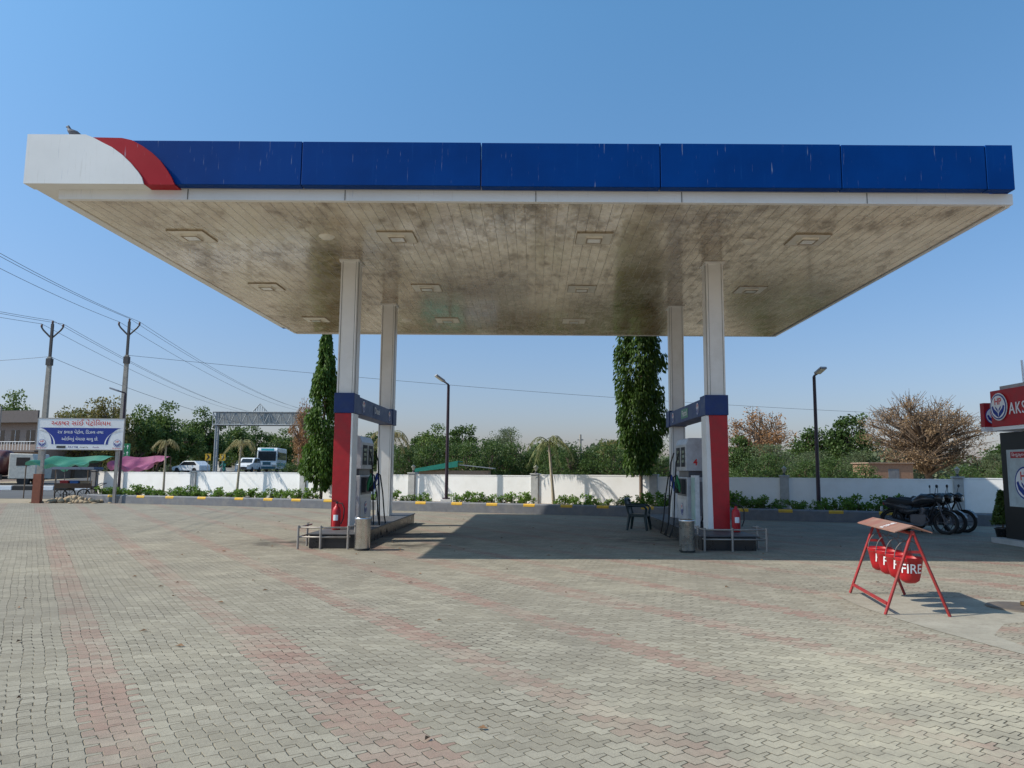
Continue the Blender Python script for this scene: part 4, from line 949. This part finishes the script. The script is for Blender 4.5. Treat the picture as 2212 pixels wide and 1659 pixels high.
q=Bd(); q.prism([(-1.5,-.2,1.6),(.9,-.2,2.05),(.9,-.2,2.09),(-1.5,-.2,1.64)],(0,3,0)); q.prism([(-1.5,-.22,1.45),(.9,-.22,1.75),(.9,-.22,2.09),(-1.5,-.22,1.64)],(0,.015,0)); q.obj('green_roof_sheet',mat('green_sheet',(.02,.24,.17),.6),e)
q=Bd(); q.prism([(.95,-.2,1.85),(2.9,-.2,1.65),(2.9,-.2,1.69),(.95,-.2,1.89)],(0,3,0)); q.obj('grey_roof_sheet',mat('grey_sheet',(.25,.26,.27),.6),e)
e=thing('white_kiosk','small white kiosk with pitched awning beside the highway','kiosk',(-48.5,117,.9))
q=Bd(); q.box(-1.5,1.5,0,2,0,2.); q.obj('wall',wallw,e); q=Bd(); q.prism([(-2,-.6,2.0),(0,-.6,3.0),(2,-.6,2.0)],(0,3,0)); q.obj('roof',wallw,e); q=Bd(); q.box(-1,1,-.02,0,.8,1.7); q.obj('window',glassd,e)
for x,y in ((-34.2,78),(-33.1,79)):
    e=thing('chevron_sign','yellow and black chevron warning board on a post','warning sign',(x-.0,y,.7),0,'chevron warning boards')
    q=Bd(); q.box(-.3,.3,0,.03,1.7,2.4); q.obj('sign_plate',mat('sign_yellow',(.65,.38,.02),.5),e)
    q=Bd(); q.T=TR(0,-.004,2.05)@FY; q.add([(-.2,-.28,0),(0,-.28,0),(.2,0,0),(0,.28,0),(-.2,.28,0),(0,0,0)],[(0,1,2,5),(5,2,3,4)]); q.obj('chevron',rubber,e)
    q=Bd(); q.cyl((0,.05,-.4),(0,.05,2.3),.035); q.obj('post',galv,e)
# tarps
def tarp(name,label,x0,x1,y0,y1,zb,zf,mt,seed):
    e=thing(name,label,'awning',((x0+x1)/2,(y0+y1)/2,0)); n_=24; m_=10; vs=[]
    for j in range(m_+1):
        for i in range(n_+1):
            u=i/n_; v=j/m_
            vs.append(((u-.5)*(x1-x0),(v-.5)*(y1-y0),zf+(zb-zf)*v-.2*math.sin(math.pi*v)*math.sin(math.pi*u)+.09*math.sin(u*19+seed)*(1-v)+.05*math.sin(v*9+u*7)-.18*math.sin(math.pi*u)*(1-v)))
    q=Bd(); q.add(vs,[(j*(n_+1)+i,j*(n_+1)+i+1,(j+1)*(n_+1)+i+1,(j+1)*(n_+1)+i) for j in range(m_) for i in range(n_)],0,True)
    vs2=[v for v in vs[:n_+1]]+[(v[0],v[1]-.02,v[2]-.14-.1*math.sin(i*.9)) for i,v in enumerate(vs[:n_+1])]
    q.add(vs2,[(i,i+1,n_+2+i,n_+1+i) for i in range(n_)],0,True)
    q.obj('cloth',mt,e)
    for sx_ in (-.49,.49):
        for sy_,zz in ((-.49,zf),(.49,zb)):
            q=Bd(); q.cyl((sx_*(x1-x0),sy_*(y1-y0),0),(sx_*(x1-x0),sy_*(y1-y0),zz-.02),.03,n=6); q.obj('pole',bark,e)
tarp('tarpaulin_awning','green tarpaulin awning over a roadside stall',-26.3,-23.0,38.5,41,2.2,1.85,mat('tarp_green',(.01,.14,.08),.6),0)
tarp('tarpaulin_awning','pink cloth awning over a roadside stall',-21.9,-19.5,38.2,40,2.2,1.75,mat('tarp_pink',(.24,.05,.12),.7),2)
# vendor cart
e=thing('vendor_cart','dark wooden vendor pushcart loaded with goods','pushcart',(-21.9,35.8,0),R(8))
q=Bd(); q.box(-.8,.8,-.45,.45,.62,.7); q.box(-.8,.8,-.45,-.42,.7,.85); q.obj('tray',mat('dark_wood',(.09,.06,.04),.8),e)
q=Bd()
for a in (-.75,.75):
    for b_ in (-.4,.4): q.cyl((a,b_,.7),(a,b_,1.55),.02,n=6)
q.path([(.8,-.3,.66),(1.2,-.3,.85),(1.2,.3,.85),(.8,.3,.66)],.02,6); q.obj('frame',dgrey,e)
for a in (-.5,.5):
    for b_ in (-.42,.42):
        q=Bd(); q.torus((a,b_,.3),.27,.03)
        for i in range(4): t=i*math.pi/4; q.path([(a-.26*math.cos(t),b_,.3-.26*math.sin(t)),(a+.26*math.cos(t),b_,.3+.26*math.sin(t))],.01,4)
        q.obj('wheel',rubber,e)
q=Bd(); q.prism([(-.95,-.55,1.5),(.95,-.55,1.5),(.9,-.5,1.62),(-.9,-.5,1.62)],(0,1.05,0)); q.obj('roof',mat('cart_blue',(.04,.07,.12),.6),e)
for a,cn,cc in ((-.5,'crate_red',(.4,.03,.03)),(-.05,'crate_blue',(.05,.15,.4)),(.4,'crate_tan',(.35,.25,.15))):
    q=Bd(); q.box(-.18,.18,-.2,.2,0,.24); q.box(-.2,.2,-.22,.22,.24,.27); o=q.obj('crate',mat(cn,cc,.6),None,(-21.9+a*.99,35.8+a*.14,.701),R(8)); tag(o,{'crate_red':'small red crate on the vendor cart','crate_blue':'small blue crate on the vendor cart','crate_tan':'small tan box on the vendor cart'}[cn],'crate')
for i in range(14):
    q=Bd(); q.box(-.7,.7,-.15,.15,0,.3,0); o=q.obj('kerb_block',tx_w if i%2 else rubber,None,(-50+i*1.45,52,.006),0,.02); tag(o,'white kerb stone along the road median' if i%2 else 'black kerb stone along the road median','kerb stone','striped median kerb stones')
q=Bd()
for i in range(70):
    a=random.uniform(0,6.28); r=random.uniform(0,1.6); h=max(.02,.28*(1-r/1.7)); s=random.uniform(.05,.14)
    q.ell((r*math.cos(a)*1.2,r*math.sin(a)*.5,h*.6),s*1.4,s,h*.6+.03,0,6,4)
o=q.obj('rubble_heap',mat('rubble',(.36,.27,.17),.95,bmp=.6),None,(-20.9,34.0,0)); o['kind']='stuff'; tag(o,'low heap of dry soil and rubble by the sign post','rubble')
# ---------------------------------------------------------------- pigeon
e=thing('pigeon','dark grey pigeon perched on the canopy corner','pigeon',(-8.25,12.6,7.42),R(180))
pm=mat('pigeon_grey',(.06,.065,.085),.6)
q=Bd(); q.path([(-.19,0,.03),(-.13,0,.05),(-.05,0,.085),(.03,0,.11),(.07,0,.15),(.085,0,.19),(.10,0,.215),(.125,0,.212),(.14,0,.205)],[.012,.028,.055,.06,.042,.027,.028,.018,.005],12); q.obj('body',pm,e)
q=Bd()
for s in (-1,1): q.cyl((.0,s*.02,.06),(.01,s*.02,0),.005,n=5)
q.obj('legs',mat('pigeon_leg',(.3,.08,.06),.6),e)
for s in (-1,1):
    q=Bd(); q.path([(.03,s*.05,.12),(-.06,s*.055,.09),(-.17,s*.03,.05)],[.02,.028,.006],8); q.obj('wing',pm,e)
# ---------------------------------------------------------------- world, sun, camera
w_=bpy.data.worlds.new('World'); sc.world=w_; w_.use_nodes=True; nt=w_.node_tree
sky=nt.nodes.new('ShaderNodeTexSky'); sky.sky_type='NISHITA'; sky.sun_disc=False
sky.sun_elevation=R(43.2); sky.sun_rotation=R(260.4); sky.air_density=1.0; sky.dust_density=1.2; sky.ozone_density=1.3
tc=nt.nodes.new('ShaderNodeTexCoord'); sp=nt.nodes.new('ShaderNodeSeparateXYZ'); nt.links.new(tc.outputs['Generated'],sp.inputs[0])
tint=mixc(nt,mrange(nt,sp.outputs[2],.0,.55),(.78,.72,.88),(.84,1.36,1.55))
bg=nt.nodes['Background']; nt.links.new(mixc(nt,1.,sky.outputs[0],tint,'MULTIPLY'),bg.inputs[0]); bg.inputs[1].default_value=.13
sl_=bpy.data.lights.new('sun','SUN'); sl_.energy=4.9; sl_.angle=R(.5); sl_.color=(1,.93,.82)
so=bpy.data.objects.new('sun',sl_); C.objects.link(so)
so.rotation_euler=Vector((-1.05,-.177,1)).to_track_quat('Z','Y').to_euler()
cd=bpy.data.cameras.new('camera'); cam=bpy.data.objects.new('camera',cd); C.objects.link(cam); sc.camera=cam
cd.lens=26.03; cd.sensor_width=36; cd.shift_x=-.0222; cd.clip_end=4000; cd.clip_start=.05
cam.matrix_world=TR(0,0,1.6)@Matrix.Rotation(R(90+6.63),4,'X')@Matrix.Rotation(R(.34),4,'Z')
sc.view_settings.view_transform='Standard'; sc.view_settings.look='None'; sc.view_settings.exposure=0
